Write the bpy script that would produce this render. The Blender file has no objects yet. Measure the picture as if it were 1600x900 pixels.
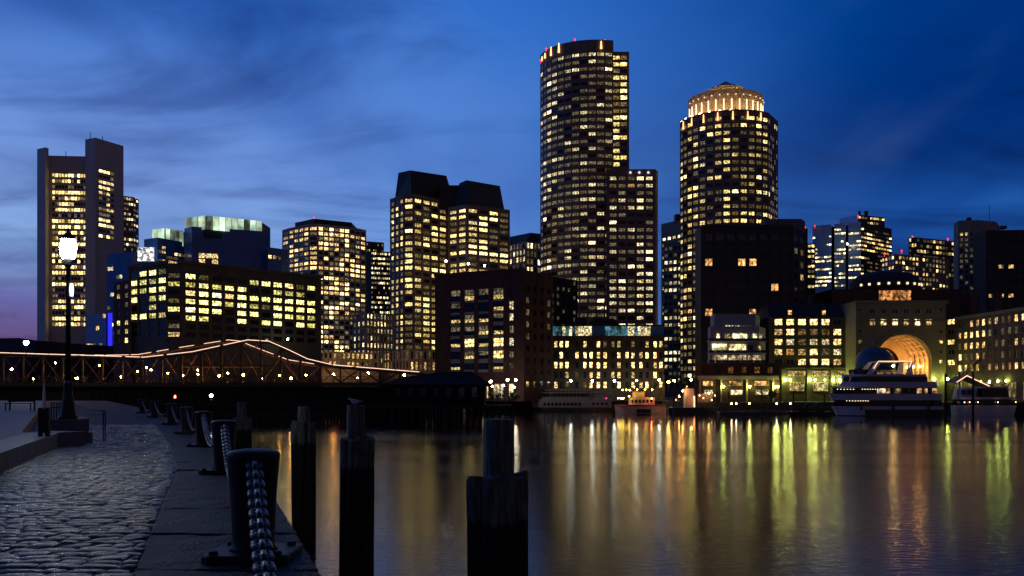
import bpy, math, random
from mathutils import Vector, Matrix
R = math.radians
rng = random.Random(7)
scene = bpy.context.scene
COL = scene.collection

# ------------------------------------------------------------------ camera
F, HOR, H = 1500.0, 613.0, 6.0          # focal length (px of a 1600 px frame), horizon row, eye height over the water
cam_d = bpy.data.cameras.new('camera')
cam = bpy.data.objects.new('camera', cam_d); COL.objects.link(cam)
cam_d.sensor_width = 36.0; cam_d.lens = 36.0 * F / 1600.0
cam_d.shift_y = (HOR - 450.0) / 1600.0
cam_d.clip_start = 0.1; cam_d.clip_end = 30000
cam.location = (0, 0, H); cam.rotation_euler = (R(90), 0, 0)
scene.camera = cam
scene.view_settings.view_transform = 'Standard'
scene.view_settings.look = 'None'
scene.view_settings.gamma = 1.0
scene.view_settings.exposure = 0.0
try:
    scene.cycles.use_denoising = True
    scene.cycles.max_bounces = 6
    scene.cycles.sample_clamp_indirect = 6.0
except Exception:
    pass

def lin(c):
    return tuple((v / 255 / 12.92) if v / 255 <= 0.04045 else ((v / 255 + 0.055) / 1.055) ** 2.4 for v in c)

# ------------------------------------------------------------------ dusk sky
world = bpy.data.worlds.new('World'); scene.world = world
world.use_nodes = True
wn, wl = world.node_tree.nodes, world.node_tree.links
wn.clear()
def N(nodes, t, **kw):
    n = nodes.new(t)
    for k, v in kw.items(): setattr(n, k, v)
    return n
def ramp(nodes, stops, interp='LINEAR'):
    n = nodes.new('ShaderNodeValToRGB'); cr = n.color_ramp; cr.interpolation = interp
    while len(cr.elements) < len(stops): cr.elements.new(0.5)
    for e, (p, c) in zip(cr.elements, stops):
        e.position = p; e.color = tuple(c) + (1,) if len(c) == 3 else c
    return n
def mth(nodes, links, op, a, b=None, c=None):
    n = nodes.new('ShaderNodeMath'); n.operation = op
    for i, v in enumerate((a, b, c)):
        if v is None: continue
        if isinstance(v, (int, float)): n.inputs[i].default_value = v
        else: links.new(v, n.inputs[i])
    return n.outputs[0]
tc = N(wn, 'ShaderNodeTexCoord')
sep = N(wn, 'ShaderNodeSeparateXYZ'); wl.new(tc.outputs['Generated'], sep.inputs[0])
SX, SY, SZ = sep.outputs
elev = mth(wn, wl, 'MULTIPLY', mth(wn, wl, 'ARCSINE', SZ), 180 / math.pi / 90)      # 0..1 over 0..90 degrees
hyp = mth(wn, wl, 'SQRT', mth(wn, wl, 'ADD', mth(wn, wl, 'MULTIPLY', SX, SX), mth(wn, wl, 'MULTIPLY', SY, SY)))
GLOW_AZ = R(-42)                                                                     # where the sun went down
dotp = mth(wn, wl, 'DIVIDE', mth(wn, wl, 'ADD', mth(wn, wl, 'MULTIPLY', SX, math.sin(GLOW_AZ)), mth(wn, wl, 'MULTIPLY', SY, math.cos(GLOW_AZ))), mth(wn, wl, 'MAXIMUM', hyp, 0.001))
def d(e): return e / 90.0
west = ramp(wn, [(d(0), lin((86, 70, 112))), (d(3.4), lin((104, 86, 140))), (d(5.2), lin((108, 108, 174))), (d(8), lin((152, 182, 238))),
                 (d(12), lin((132, 160, 230))), (d(16), lin((112, 146, 226))), (d(20), lin((78, 118, 208))), (d(25), lin((54, 94, 186))), (d(45), lin((26, 50, 112))), (d(90), lin((18, 34, 80)))])
mid = ramp(wn, [(d(0), lin((88, 100, 168))), (d(5), lin((96, 132, 212))), (d(9), lin((102, 144, 226))), (d(13), lin((96, 138, 224))), (d(18), lin((80, 126, 220))), (d(23), lin((64, 112, 212))),
                (d(45), lin((22, 46, 108))), (d(90), lin((18, 34, 80)))])
east = ramp(wn, [(d(0), lin((36, 54, 118))), (d(7), lin((34, 66, 144))), (d(10), lin((46, 88, 172))), (d(13), lin((28, 60, 140))), (d(18), lin((16, 58, 144))), (d(24), lin((4, 48, 130))),
                 (d(45), lin((10, 30, 84))), (d(90), lin((18, 34, 80)))])
for n in (west, mid, east): wl.new(elev, n.inputs[0])
def mrange(nodes, links, v, a, b, c=0.0, e=1.0, interp='SMOOTHSTEP'):
    n = nodes.new('ShaderNodeMapRange'); n.interpolation_type = interp
    links.new(v, n.inputs['Value'])
    for k, x in zip(('From Min', 'From Max', 'To Min', 'To Max'), (a, b, c, e)): n.inputs[k].default_value = x
    return n.outputs['Result']
def mixc(nodes, links, f, a, b, blend='MIX'):
    n = nodes.new('ShaderNodeMix'); n.data_type = 'RGBA'; n.blend_type = blend
    if isinstance(f, (int, float)): n.inputs[0].default_value = f
    else: links.new(f, n.inputs[0])
    for i, v in ((6, a), (7, b)):
        if isinstance(v, tuple): n.inputs[i].default_value = v + (1,) if len(v) == 3 else v
        else: links.new(v, n.inputs[i])
    return n.outputs[2]
c1 = mixc(wn, wl, mrange(wn, wl, dotp, 0.40, 0.84), east.outputs[0], mid.outputs[0])
c2 = mixc(wn, wl, mrange(wn, wl, dotp, 0.70, 0.99), c1, west.outputs[0])
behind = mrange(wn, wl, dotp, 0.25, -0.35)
# long soft cloud streaks on a flat deck overhead
den = mth(wn, wl, 'ADD', mth(wn, wl, 'MAXIMUM', SZ, 0.0), 0.16)
cx = N(wn, 'ShaderNodeCombineXYZ')
wl.new(mth(wn, wl, 'DIVIDE', SX, den), cx.inputs[0]); wl.new(mth(wn, wl, 'DIVIDE', SY, den), cx.inputs[1])
mp = N(wn, 'ShaderNodeMapping'); mp.inputs['Rotation'].default_value = (0, 0, R(10)); mp.inputs['Scale'].default_value = (1.15, 0.34, 1); mp.inputs['Location'].default_value = (3.1, 1.7, 0)
wl.new(cx.outputs[0], mp.inputs[0])
cn = N(wn, 'ShaderNodeTexNoise'); cn.inputs['Scale'].default_value = 0.85; cn.inputs['Detail'].default_value = 5; cn.inputs['Roughness'].default_value = 0.5; cn.inputs['Distortion'].default_value = 0.5
wl.new(mp.outputs[0], cn.inputs['Vector'])
cl = mrange(wn, wl, cn.outputs[0], 0.42, 0.66)
cloudc = mixc(wn, wl, 1.0, c2, lin((146, 162, 200)), 'MULTIPLY')
c3 = mixc(wn, wl, mth(wn, wl, 'MULTIPLY', cl, 0.62), c2, cloudc)
cn2 = N(wn, 'ShaderNodeTexNoise'); cn2.inputs['Scale'].default_value = 2.3; cn2.inputs['Detail'].default_value = 3
mp2 = N(wn, 'ShaderNodeMapping'); mp2.inputs['Rotation'].default_value = (0, 0, R(10)); mp2.inputs['Scale'].default_value = (0.9, 0.3, 1); mp2.inputs['Location'].default_value = (9, 4, 0)
wl.new(cx.outputs[0], mp2.inputs[0]); wl.new(mp2.outputs[0], cn2.inputs['Vector'])
hi = mrange(wn, wl, cn2.outputs[0], 0.48, 0.75)
c4 = mixc(wn, wl, mth(wn, wl, 'MULTIPLY', hi, 0.10), c3, lin((150, 182, 240)))
mp4 = N(wn, 'ShaderNodeMapping'); mp4.inputs['Rotation'].default_value = (0, 0, R(-18)); mp4.inputs['Scale'].default_value = (0.55, 1.25, 1); mp4.inputs['Location'].default_value = (1.3, 7.7, 0)
wl.new(cx.outputs[0], mp4.inputs[0])
cn4 = N(wn, 'ShaderNodeTexNoise'); cn4.inputs['Scale'].default_value = 1.5; cn4.inputs['Detail'].default_value = 6; cn4.inputs['Roughness'].default_value = 0.55; cn4.inputs['Distortion'].default_value = 0.7
wl.new(mp4.outputs[0], cn4.inputs['Vector'])
c4 = mixc(wn, wl, mth(wn, wl, 'MULTIPLY', mrange(wn, wl, cn4.outputs[0], 0.45, 0.68), 0.72), c4, mixc(wn, wl, 1.0, c4, lin((146, 150, 180)), 'MULTIPLY'))
skyn = N(wn, 'ShaderNodeTexSky'); skyn.sky_type = 'NISHITA'; skyn.sun_disc = False
skyn.sun_elevation = R(-3.5); skyn.sun_rotation = R(-42)
tw = mixc(wn, wl, 1.0, skyn.outputs[0], (0.05, 0.05, 0.05), 'MULTIPLY')
c5 = mixc(wn, wl, 1.0, c4, tw, 'ADD')
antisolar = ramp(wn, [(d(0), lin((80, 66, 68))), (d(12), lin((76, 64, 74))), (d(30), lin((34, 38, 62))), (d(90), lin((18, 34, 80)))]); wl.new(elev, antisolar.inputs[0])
hs_ = N(wn, 'ShaderNodeHueSaturation'); hs_.inputs['Saturation'].default_value = 1.04; hs_.inputs['Hue'].default_value = 0.493; wl.new(c5, hs_.inputs['Color'])
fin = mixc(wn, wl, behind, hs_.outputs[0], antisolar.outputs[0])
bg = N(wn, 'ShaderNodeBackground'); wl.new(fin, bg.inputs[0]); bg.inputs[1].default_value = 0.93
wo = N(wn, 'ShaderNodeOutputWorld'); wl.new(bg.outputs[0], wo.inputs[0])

# last afterglow of the sun that has set: very weak, very soft
sun_d = bpy.data.lights.new('sun', 'SUN'); sun_d.energy = 0.03; sun_d.angle = R(40); sun_d.color = (1.0, 0.72, 0.7)
sun = bpy.data.objects.new('sun', sun_d); COL.objects.link(sun)
sun.rotation_euler = Vector((math.sin(GLOW_AZ), math.cos(GLOW_AZ), 0.18)).to_track_quat('Z', 'Y').to_euler()

# ------------------------------------------------------------------ materials
MATS = {}
def mat(name, col, rough=0.7, metal=0.0, var=0.25, nscale=0.4, bump=0.0, bscale=8.0, spec=0.5):
    if name in MATS: return MATS[name]
    m = bpy.data.materials.new(name); m.use_nodes = True
    nt = m.node_tree; n, l = nt.nodes, nt.links
    b = n['Principled BSDF']; b.inputs['Roughness'].default_value = rough; b.inputs['Metallic'].default_value = metal
    b.inputs['Specular IOR Level'].default_value = spec
    t = n.new('ShaderNodeTexCoord')
    nz = n.new('ShaderNodeTexNoise'); nz.inputs['Scale'].default_value = nscale; nz.inputs['Detail'].default_value = 6
    oi = n.new('ShaderNodeObjectInfo')
    va = n.new('ShaderNodeVectorMath'); va.operation = 'ADD'
    l.new(t.outputs['Object'], va.inputs[0]); l.new(oi.outputs['Random'], va.inputs[1]); l.new(va.outputs[0], nz.inputs['Vector'])
    rp = ramp(n, [(0.25, tuple(c * (1 - var) for c in col)), (0.75, tuple(min(1, c * (1 + var)) for c in col))])
    l.new(nz.outputs[0], rp.inputs[0]); l.new(rp.outputs[0], b.inputs['Base Color'])
    if bump:
        n2 = n.new('ShaderNodeTexNoise'); n2.inputs['Scale'].default_value = bscale; n2.inputs['Detail'].default_value = 5
        l.new(t.outputs['Object'], n2.inputs['Vector'])
        bp = n.new('ShaderNodeBump'); bp.inputs['Strength'].default_value = bump; bp.inputs['Distance'].default_value = 0.05
        l.new(n2.outputs[0], bp.inputs['Height']); l.new(bp.outputs[0], b.inputs['Normal'])
    MATS[name] = m
    return m
def lamp_mat(name, col, strength):
    if name in MATS: return MATS[name]
    m = bpy.data.materials.new(name); m.use_nodes = True
    b = m.node_tree.nodes['Principled BSDF']; b.inputs['Base Color'].default_value = (0.1, 0.1, 0.1, 1)
    b.inputs['Emission Color'].default_value = tuple(col) + (1,); b.inputs['Emission Strength'].default_value = strength
    MATS[name] = m
    return m
def pane_mat(name, col, strength, nscale=0.9, sample=False):
    """A lit window pane: the room behind it, uneven, different from window to window."""
    if name in MATS: return MATS[name]
    m = bpy.data.materials.new(name); m.use_nodes = True
    nt = m.node_tree; n, l = nt.nodes, nt.links
    b = n['Principled BSDF']; b.inputs['Base Color'].default_value = (0.02, 0.02, 0.02, 1); b.inputs['Roughness'].default_value = 0.08
    t = n.new('ShaderNodeTexCoord'); oi = n.new('ShaderNodeObjectInfo')
    sc = mth(n, l, 'MULTIPLY', oi.outputs['Random'], 500.0)
    va = n.new('ShaderNodeVectorMath'); va.operation = 'ADD'
    l.new(t.outputs['Object'], va.inputs[0]); l.new(sc, va.inputs[1])
    nz = n.new('ShaderNodeTexNoise'); nz.inputs['Scale'].default_value = nscale; nz.inputs['Detail'].default_value = 3; nz.inputs['Roughness'].default_value = 0.65
    l.new(va.outputs[0], nz.inputs['Vector'])
    rp = ramp(n, [(0.38, (0.07,) * 3), (0.49, (0.55,) * 3), (0.64, (2.3,) * 3)])
    l.new(nz.outputs[0], rp.inputs[0])
    rb = mth(n, l, 'MULTIPLY_ADD', oi.outputs['Random'], 0.9, 0.55)
    st = mth(n, l, 'MULTIPLY', mth(n, l, 'MULTIPLY', rp.outputs[0], rb), strength)
    nz2 = n.new('ShaderNodeTexNoise'); nz2.inputs['Scale'].default_value = 0.31
    l.new(va.outputs[0], nz2.inputs['Vector'])
    cm = mixc(n, l, mrange(n, l, nz2.outputs[0], 0.4, 0.65), tuple(col), (col[0], col[1] * 0.86, col[2] * 0.7))
    l.new(cm, b.inputs['Emission Color']); l.new(st, b.inputs['Emission Strength'])
    m.cycles.emission_sampling = 'AUTO' if sample else 'NONE'
    MATS[name] = m
    return m
PAL = {'yel': (1.0, 0.76, 0.26), 'grn': (0.95, 0.90, 0.26), 'warm': (1.0, 0.66, 0.26), 'cool': (1.0, 0.85, 0.48), 'amb': (1.0, 0.42, 0.12), 'white': (0.85, 0.95, 0.95)}
LEVEL = (0.12, 0.85, 2.7)
def lit_mat(pal, k): return pane_mat('lit_%s_%d' % (pal, k), PAL[pal], LEVEL[k], 1.5)
DARKGLASS = mat('dark_glass', (0.012, 0.015, 0.022), 0.12, 0, 0.4, 0.3)
BLUEGLASS = mat('blue_glass', (0.05, 0.16, 0.52), 0.2, 0.0, 0.3, 0.2)
STONE = mat('stone', (0.30, 0.26, 0.22), 0.85, 0, 0.2, 0.15)
CREAM = mat('cream_stone', (0.56, 0.46, 0.36), 0.85, 0, 0.18, 0.15)
BROWNSTONE = mat('brown_granite', (0.25, 0.17, 0.14), 0.7, 0, 0.2, 0.15)
BRICK = mat('brick', (0.20, 0.085, 0.06), 0.9, 0, 0.25, 0.5, 0.3, 6)
DARKBRICK = mat('dark_brick', (0.10, 0.05, 0.04), 0.9, 0, 0.25, 0.5)
ALU = mat('aluminium_cladding', (0.62, 0.55, 0.56), 0.5, 0.0, 0.1, 0.1)
DARKWALL = mat('dark_wall', (0.035, 0.035, 0.045), 0.6, 0, 0.3, 0.2)
OLIVE = mat('olive_panel', (0.14, 0.13, 0.09), 0.7, 0, 0.2, 0.3)
CONC = mat('concrete', (0.34, 0.32, 0.30), 0.85, 0, 0.2, 0.3)
DARKROOF = mat('dark_roof', (0.03, 0.034, 0.042), 0.6, 0, 0.3, 0.2)
BLACKIRON = mat('black_iron', (0.009, 0.009, 0.011), 0.5, 0.0, 0.4, 6, 0.15, 40, 0.3)
STEEL = mat('painted_steel', (0.085, 0.05, 0.036), 0.7, 0, 0.3, 1.5)
WHITE = mat('white_paint', (0.72, 0.72, 0.74), 0.45, 0, 0.08, 0.5)
FRAMEW = mat('window_frame_pale', (0.5, 0.48, 0.42), 0.6, 0, 0.1, 1)
FRAMED = mat('window_frame_dark', (0.03, 0.03, 0.03), 0.5, 0, 0.2, 1)
TIMBER = mat('dark_timber', (0.03, 0.025, 0.02), 0.85, 0, 0.4, 1.0, 0.3, 5)

# ------------------------------------------------------------------ mesh helpers
WLOC = {}
class MB:
    def __init__(s): s.v, s.f, s.m = [], [], []
    def face(s, pts, k=0):
        b = len(s.v); s.v += [tuple(p) for p in pts]; s.f.append(tuple(range(b, b + len(pts)))); s.m.append(k)
    def box(s, lo, hi, k=0, rot=0.0, c=None):
        x0, y0, z0 = lo; x1, y1, z1 = hi
        p = [(x0, y0, z0), (x1, y0, z0), (x1, y1, z0), (x0, y1, z0), (x0, y0, z1), (x1, y0, z1), (x1, y1, z1), (x0, y1, z1)]
        if rot:
            cx_, cy_ = c if c else ((x0 + x1) / 2, (y0 + y1) / 2); a, b_ = math.cos(rot), math.sin(rot)
            p = [(cx_ + (q[0] - cx_) * a - (q[1] - cy_) * b_, cy_ + (q[0] - cx_) * b_ + (q[1] - cy_) * a, q[2]) for q in p]
        s.hexa(p, k)
    def hexa(s, p, k=0):
        b = len(s.v); s.v += [tuple(q) for q in p]
        for f in ((0, 3, 2, 1), (4, 5, 6, 7), (0, 1, 5, 4), (1, 2, 6, 5), (2, 3, 7, 6), (3, 0, 4, 7)):
            s.f.append(tuple(b + i for i in f)); s.m.append(k)
    def obox(s, o, u, u0, u1, n0, n1, z0, z1, k=0):
        """box on a facade: o = 2D origin, u = unit direction along, outward n = (u.y,-u.x)"""
        nx, ny = u[1], -u[0]
        q = [(o[0] + u[0] * a + nx * b, o[1] + u[1] * a + ny * b) for a, b in ((u0, n1), (u1, n1), (u1, n0), (u0, n0))]
        s.hexa([(x, y, z0) for x, y in q] + [(x, y, z1) for x, y in q], k)
    def prism(s, pts, z0, z1, k=0, top=None):
        n = len(pts); b = len(s.v); tp = top or pts
        s.v += [(x, y, z0) for x, y in pts] + [(x, y, z1) for x, y in tp]
        for i in range(n):
            j = (i + 1) % n; s.f.append((b + i, b + j, b + n + j, b + n + i)); s.m.append(k)
        s.f.append(tuple(b + i for i in reversed(range(n)))); s.m.append(k)
        s.f.append(tuple(b + n + i for i in range(n))); s.m.append(k)
    def tube(s, path, r, n=8, k=0, cap=True):
        path = [Vector(p) for p in path]; b = len(s.v)
        rr = r if isinstance(r, (list, tuple)) else [r] * len(path)
        for i, p in enumerate(path):
            t = (path[min(i + 1, len(path) - 1)] - path[max(i - 1, 0)]).normalized()
            a = t.cross(Vector((0, 0, 1)))
            if a.length < 1e-3: a = Vector((1, 0, 0))
            a.normalize(); c = t.cross(a)
            for j in range(n):
                th = 2 * math.pi * j / n
                s.v.append(tuple(p + (a * math.cos(th) + c * math.sin(th)) * rr[i]))
        for i in range(len(path) - 1):
            for j in range(n):
                j2 = (j + 1) % n
                s.f.append((b + i * n + j, b + i * n + j2, b + (i + 1) * n + j2, b + (i + 1) * n + j)); s.m.append(k)
        if cap:
            s.f.append(tuple(b + j for j in reversed(range(n)))); s.m.append(k)
            e = b + (len(path) - 1) * n; s.f.append(tuple(e + j for j in range(n))); s.m.append(k)
    def lathe(s, prof, c=(0, 0, 0), n=20, k=0):
        b = len(s.v)
        for r, z in prof:
            for j in range(n):
                th = 2 * math.pi * j / n; s.v.append((c[0] + r * math.cos(th), c[1] + r * math.sin(th), c[2] + z))
        for i in range(len(prof) - 1):
            for j in range(n):
                j2 = (j + 1) % n; s.f.append((b + i * n + j, b + i * n + j2, b + (i + 1) * n + j2, b + (i + 1) * n + j)); s.m.append(k)
        s.f.append(tuple(b + j for j in reversed(range(n)))); s.m.append(k)
        e = b + (len(prof) - 1) * n; s.f.append(tuple(e + j for j in range(n))); s.m.append(k)
    def mesh(s, name, mats, origin=(0, 0, 0), smooth=False):
        me = bpy.data.meshes.new(name); ox, oy, oz = origin
        me.from_pydata([(x - ox, y - oy, z - oz) for x, y, z in s.v], [], s.f)
        for m in (mats if isinstance(mats, (list, tuple)) else [mats]): me.materials.append(m)
        me.polygons.foreach_set('material_index', s.m)
        if smooth: me.polygons.foreach_set('use_smooth', [True] * len(s.f))
        me.update()
        return me
    def build(s, name, mats, parent=None, loc=None, smooth=False):
        if loc is None: loc = WLOC[parent.name] if parent else Vector((0, 0, 0))
        loc = Vector(loc)
        return link(name, s.mesh(name, mats, loc, smooth), parent, loc)
def link(name, me, parent, loc, rz=0.0):
    o = bpy.data.objects.new(name, me); COL.objects.link(o)
    loc = Vector(loc)
    if parent: o.parent = parent; o.location = loc - WLOC[parent.name]
    else: o.location = loc
    o.rotation_euler = (0, 0, rz); WLOC[o.name] = loc
    return o
def thing(name, label, cat, loc, group=None):
    o = bpy.data.objects.new(name, None); COL.objects.link(o); o.location = loc; WLOC[o.name] = Vector(loc)
    o.empty_display_size = 0.5
    return tag(o, label, cat, group)
def tag(o, label=None, cat=None, group=None, kind=None):
    if label: o['label'] = label
    if cat: o['category'] = cat
    if group: o['group'] = group
    if kind: o['kind'] = kind
    return o
def P(px, py, Y): return Vector(((px - 800) / F * Y, Y, H - (py - HOR) / F * Y))
def zpix(py, Y): return H - (py - HOR) / F * Y
def xpix(px, Y): return (px - 800) / F * Y
ORD = ['first', 'second', 'third', 'fourth', 'fifth', 'sixth', 'seventh', 'eighth', 'ninth', 'tenth', 'eleventh', 'twelfth', 'thirteenth', 'fourteenth', 'fifteenth', 'sixteenth', 'seventeenth', 'eighteenth', 'nineteenth', 'twentieth', 'twenty-first', 'twenty-second', 'twenty-third', 'twenty-fourth']

# ------------------------------------------------------------------ windows and buildings
WCACHE = {}
def window_mesh(w, h, pm, fm, nm, nh):
    key = (round(w, 2), round(h, 2), pm.name, fm.name if fm else None, nm, nh)
    if key in WCACHE: return WCACHE[key]
    b = MB(); w2, h2 = w / 2, h / 2
    b.box((-w2, -0.05, -h2), (w2, 0.0, h2), 1)
    if fm:
        t = min(0.09, w * 0.07); y0, y1 = -0.14, -0.052
        b.box((-w2, y0, -h2), (-w2 + t, y1, h2)); b.box((w2 - t, y0, -h2), (w2, y1, h2))
        b.box((-w2 + t, y0, -h2), (w2 - t, y1, -h2 + t)); b.box((-w2 + t, y0, h2 - t), (w2 - t, y1, h2))
        for i in range(1, nm):
            x = -w2 + w * i / nm; b.box((x - t / 2, y0 + .01, -h2 + t), (x + t / 2, y1, h2 - t))
        for i in range(1, nh):
            z = -h2 + h * i / nh; b.box((-w2 + t, y0 + .02, z - t / 2), (w2 - t, y1, z + t / 2))
    me = b.mesh('window', [fm or pm, pm]); WCACHE[key] = me
    return me
def lit_grid(rows, cols, p, r, floorvar=0.3, run=0.45):
    g = []
    for i in range(rows):
        pf = min(0.97, max(0.02, p + r.gauss(0, floorvar))); row = []; prev = r.random() < pf
        for j in range(cols):
            if r.random() > run: prev = r.random() < pf
            row.append(prev)
        g.append(row)
    return g
class Building:
    def __init__(s, name, label, wall, cat='building', seed=1, group=None, zb=3.2):
        s.name, s.label, s.cat, s.wallm, s.r, s.group, s.zb = name, label, cat, wall, random.Random(seed), group, zb
        s.wall = MB(); s.wmats = [wall]; s.wins = []; s.extra = []; s.origin = None
    def mk(s, m):
        if m not in s.wmats: s.wmats.append(m)
        return s.wmats.index(m)
    def vol(s, pts, ref, Yref, back=25.0, m=None, zb=None, top=None):
        """pts: (px, py of the roof edge), left to right as seen; depth follows from the perspective of the roof edge."""
        zt = H + (HOR - pts[ref][1]) * Yref / F
        w = []
        for px, py in pts:
            Y = (zt - H) * F / (HOR - py); w.append((xpix(px, Y), Y))
        return s.vol_xy(w, zt, back, m, zb)
    def vol_xy(s, w, zt, back=25.0, m=None, zb=None):
        yb = max(p[1] for p in w) + back
        b0 = (w[-1][0] * yb / w[-1][1] - 1.2, yb); b1 = (w[0][0] * yb / w[0][1] + 1.2, yb)      # flanks turn away from the harbour
        outline = list(w) + [b0, b1]
        s.wall.prism(outline, s.zb if zb is None else zb, zt, s.mk(m or s.wallm))
        if s.origin is None:
            s.origin = Vector((sum(p[0] for p in w) / len(w), sum(p[1] for p in w) / len(w), s.zb))
        return dict(w=w, zt=zt, zb=s.zb if zb is None else zb)
    def fac(s, v, seg, cols, rows, pyt=None, pyb=None, z0=None, z1=None, ml=0.0, mr=0.0, wf=0.7, hf=0.55, lit=0.6, pal='yel', lev=(0.25, 0.45, 0.3),
            mull=2, mh=1, frame=FRAMED, proud=0.35, m=None, grid=None, small=False, dark=DARKGLASS, floorvar=0.3, run=0.45, strips=True, wfa=None, curtain=False):
        a, c = Vector(v['w'][seg]), Vector(v['w'][seg + 1]); L = (c - a).length; u = (c - a) / L
        Ym = (a.y + c.y) / 2
        zt = z1 if z1 is not None else (zpix(pyt, a.y) if pyt is not None else v['zt']); zl = z0 if z0 is not None else (zpix(pyb, a.y) if pyb is not None else v['zb'])
        x0, x1 = ml * F and ml, L - mr
        cw, ch = (x1 - x0) / cols, (zt - zl) / rows
        ww, wh = cw * wf, ch * hf
        k = s.mk(m or s.wallm)
        if strips:
            lo, hi = v['zb'], v['zt']
            e = proud - 0.01
            # piers
            s.wall.obox(a, u, -e, x0 + (cw - ww) / 2, 0, proud, lo, hi, k)
            for j in range(1, cols): s.wall.obox(a, u, x0 + j * cw - (cw - ww) / 2, x0 + j * cw + (cw - ww) / 2, 0, proud, max(lo, zl), hi, k)
            s.wall.obox(a, u, x1 - (cw - ww) / 2, L + e, 0, proud, lo, hi, k)
            ps = proud - 0.08
            s.wall.obox(a, u, 0, L, 0, ps, zt - (ch - wh) / 2, hi + 0.02, k)
            for i in range(1, rows): s.wall.obox(a, u, 0, L, 0, ps, zl + i * ch - (ch - wh) / 2, zl + i * ch + (ch - wh) / 2, k)
            s.wall.obox(a, u, 0, L, 0, ps, lo, zl + (ch - wh) / 2, k)
        g = grid or lit_grid(rows, cols, lit, s.r, floorvar, run)
        n = Vector((u.y, -u.x)); rz = math.atan2(u.y, u.x)
        for i in range(rows):
            for j in range(cols):
                on = g[i][j]
                if on is None: continue
                q = a + u * (x0 + (j + 0.5) * cw) + n * 0.06
                z = zt - (i + 0.5) * ch
                if on is True:
                    t = s.r.random(); kk = 0 if t < lev[0] else (1 if t < lev[0] + lev[1] else 2)
                    pm = lit_mat(pal if s.r.random() < 0.88 else s.r.choice(('yel', 'warm', 'cool')), kk)
                elif on is False: pm = lit_mat('cool', 0) if (dark is DARKGLASS and grid is None and s.r.random() < .45) else dark  # unlit panes: a share gets a faint glow instead of dark glass
                else: pm = on
                s.wins.append((Vector((q.x, q.y, z)), rz, ww * 1.02, wh * 1.02, pm, None if small else frame, mull, mh, max(ww, wh) * F / Ym))
    def win(s, pos, rz, w, h, pm, frame=FRAMED, mull=2, mh=1):
        s.wins.append((Vector(pos), rz, w, h, pm, frame, mull, mh, max(w, h) * F / pos[1]))
    def part(s, name, mb, mats, smooth=False, under=None): s.extra.append((name, mb, mats, smooth, under))
    def finish(s):
        root = thing(s.name, s.label, s.cat, s.origin, s.group); s.root = root
        s.wall.build('wall', s.wmats, root)
        big = [x for x in s.wins if x[8] >= 6.5]; big.sort(key=lambda x: -x[8])
        rest = [x for x in s.wins if x[8] < 6.5] + big[300:]
        for (p, rz, w, h, pm, fm, nm, nh, ap) in big[:300]:
            link('window', window_mesh(w, h, pm, fm, nm, nh), root, p, rz)
        if rest:
            b = MB(); ms = []
            for (p, rz, w, h, pm, fm, nm, nh, ap) in rest:
                if pm not in ms: ms.append(pm)
                k = ms.index(pm); cs, sn = math.cos(rz), math.sin(rz)
                q = [(x, y, z) for z in (-h / 2, h / 2) for x, y in ((-w / 2, -0.05), (w / 2, -0.05), (w / 2, 0), (-w / 2, 0))]
                b.hexa([(p.x + x * cs - y * sn, p.y + x * sn + y * cs, p.z + z) for x, y, z in q], k)
            o = b.build('small_windows', ms, root); o['kind'] = 'stuff'
        built = {}
        for name, mb, mats, sm, under in s.extra: built[name] = mb.build(name, mats, built.get(under, root), smooth=sm)
        return root
def pxpoly(pts, zt):
    out = []
    for px, py in pts:
        Y = (zt - H) * F / (HOR - py); out.append((xpix(px, Y), Y))
    return out
RED = lamp_mat('aviation_red', (1.0, 0.015, 0.015), 4)
def beacon(B, px, py, Y, r=0.55):
    r *= .62
    p = P(px, py, Y); b = MB(); b.lathe([(0.1, -1.5), (0.1, -r), (r * .7, -r * .6), (r, 0), (r * .6, r * .7), (0.05, r)], p, 8); B.part('red_beacon', b, RED)

# ------------------------------------------------------------------ water and land
wm = bpy.data.materials.new('harbour_water'); wm.use_nodes = True
n, l = wm.node_tree.nodes, wm.node_tree.links
b = n['Principled BSDF']; b.inputs['Base Color'].default_value = (0.004, 0.006, 0.010, 1); b.inputs['IOR'].default_value = 1.33
t = n.new('ShaderNodeTexCoord')
nz = n.new('ShaderNodeTexNoise'); nz.inputs['Scale'].default_value = 1.0; nz.inputs['Detail'].default_value = 4; nz.inputs['Roughness'].default_value = 0.6
mp = n.new('ShaderNodeMapping'); mp.inputs['Scale'].default_value = (1.3, 2.6, 1)
l.new(t.outputs['Object'], mp.inputs[0]); l.new(mp.outputs[0], nz.inputs['Vector'])
bp = n.new('ShaderNodeBump'); bp.inputs['Strength'].default_value = 0.20; bp.inputs['Distance'].default_value = 0.10
l.new(nz.outputs[0], bp.inputs['Height']); l.new(bp.outputs[0], b.inputs['Normal'])
# broad calm and ruffled patches
n3 = n.new('ShaderNodeTexNoise'); n3.inputs['Scale'].default_value = 1.0; n3.inputs['Detail'].default_value = 3
mp3 = n.new('ShaderNodeMapping'); mp3.inputs['Scale'].default_value = (0.008, 0.05, 1)
l.new(t.outputs['Object'], mp3.inputs[0]); l.new(mp3.outputs[0], n3.inputs['Vector'])
sp_ = n.new('ShaderNodeSeparateXYZ'); l.new(t.outputs['Object'], sp_.inputs[0])
wob = mth(n, l, 'MULTIPLY_ADD', n3.outputs[0], 60.0, -30.0)
ruf = mrange(n, l, mth(n, l, 'ADD', sp_.outputs[1], wob), 135, 185, 1.0, 0.0)          # the far berths lie in the lee
l.new(mth(n, l, 'MULTIPLY_ADD', ruf, mrange(n, l, n3.outputs[0], 0.35, 0.65, 0.05, 0.11), 0.055), b.inputs['Roughness'])
l.new(mth(n, l, 'MULTIPLY_ADD', ruf, 0.14, 0.07), bp.inputs['Strength'])
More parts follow.
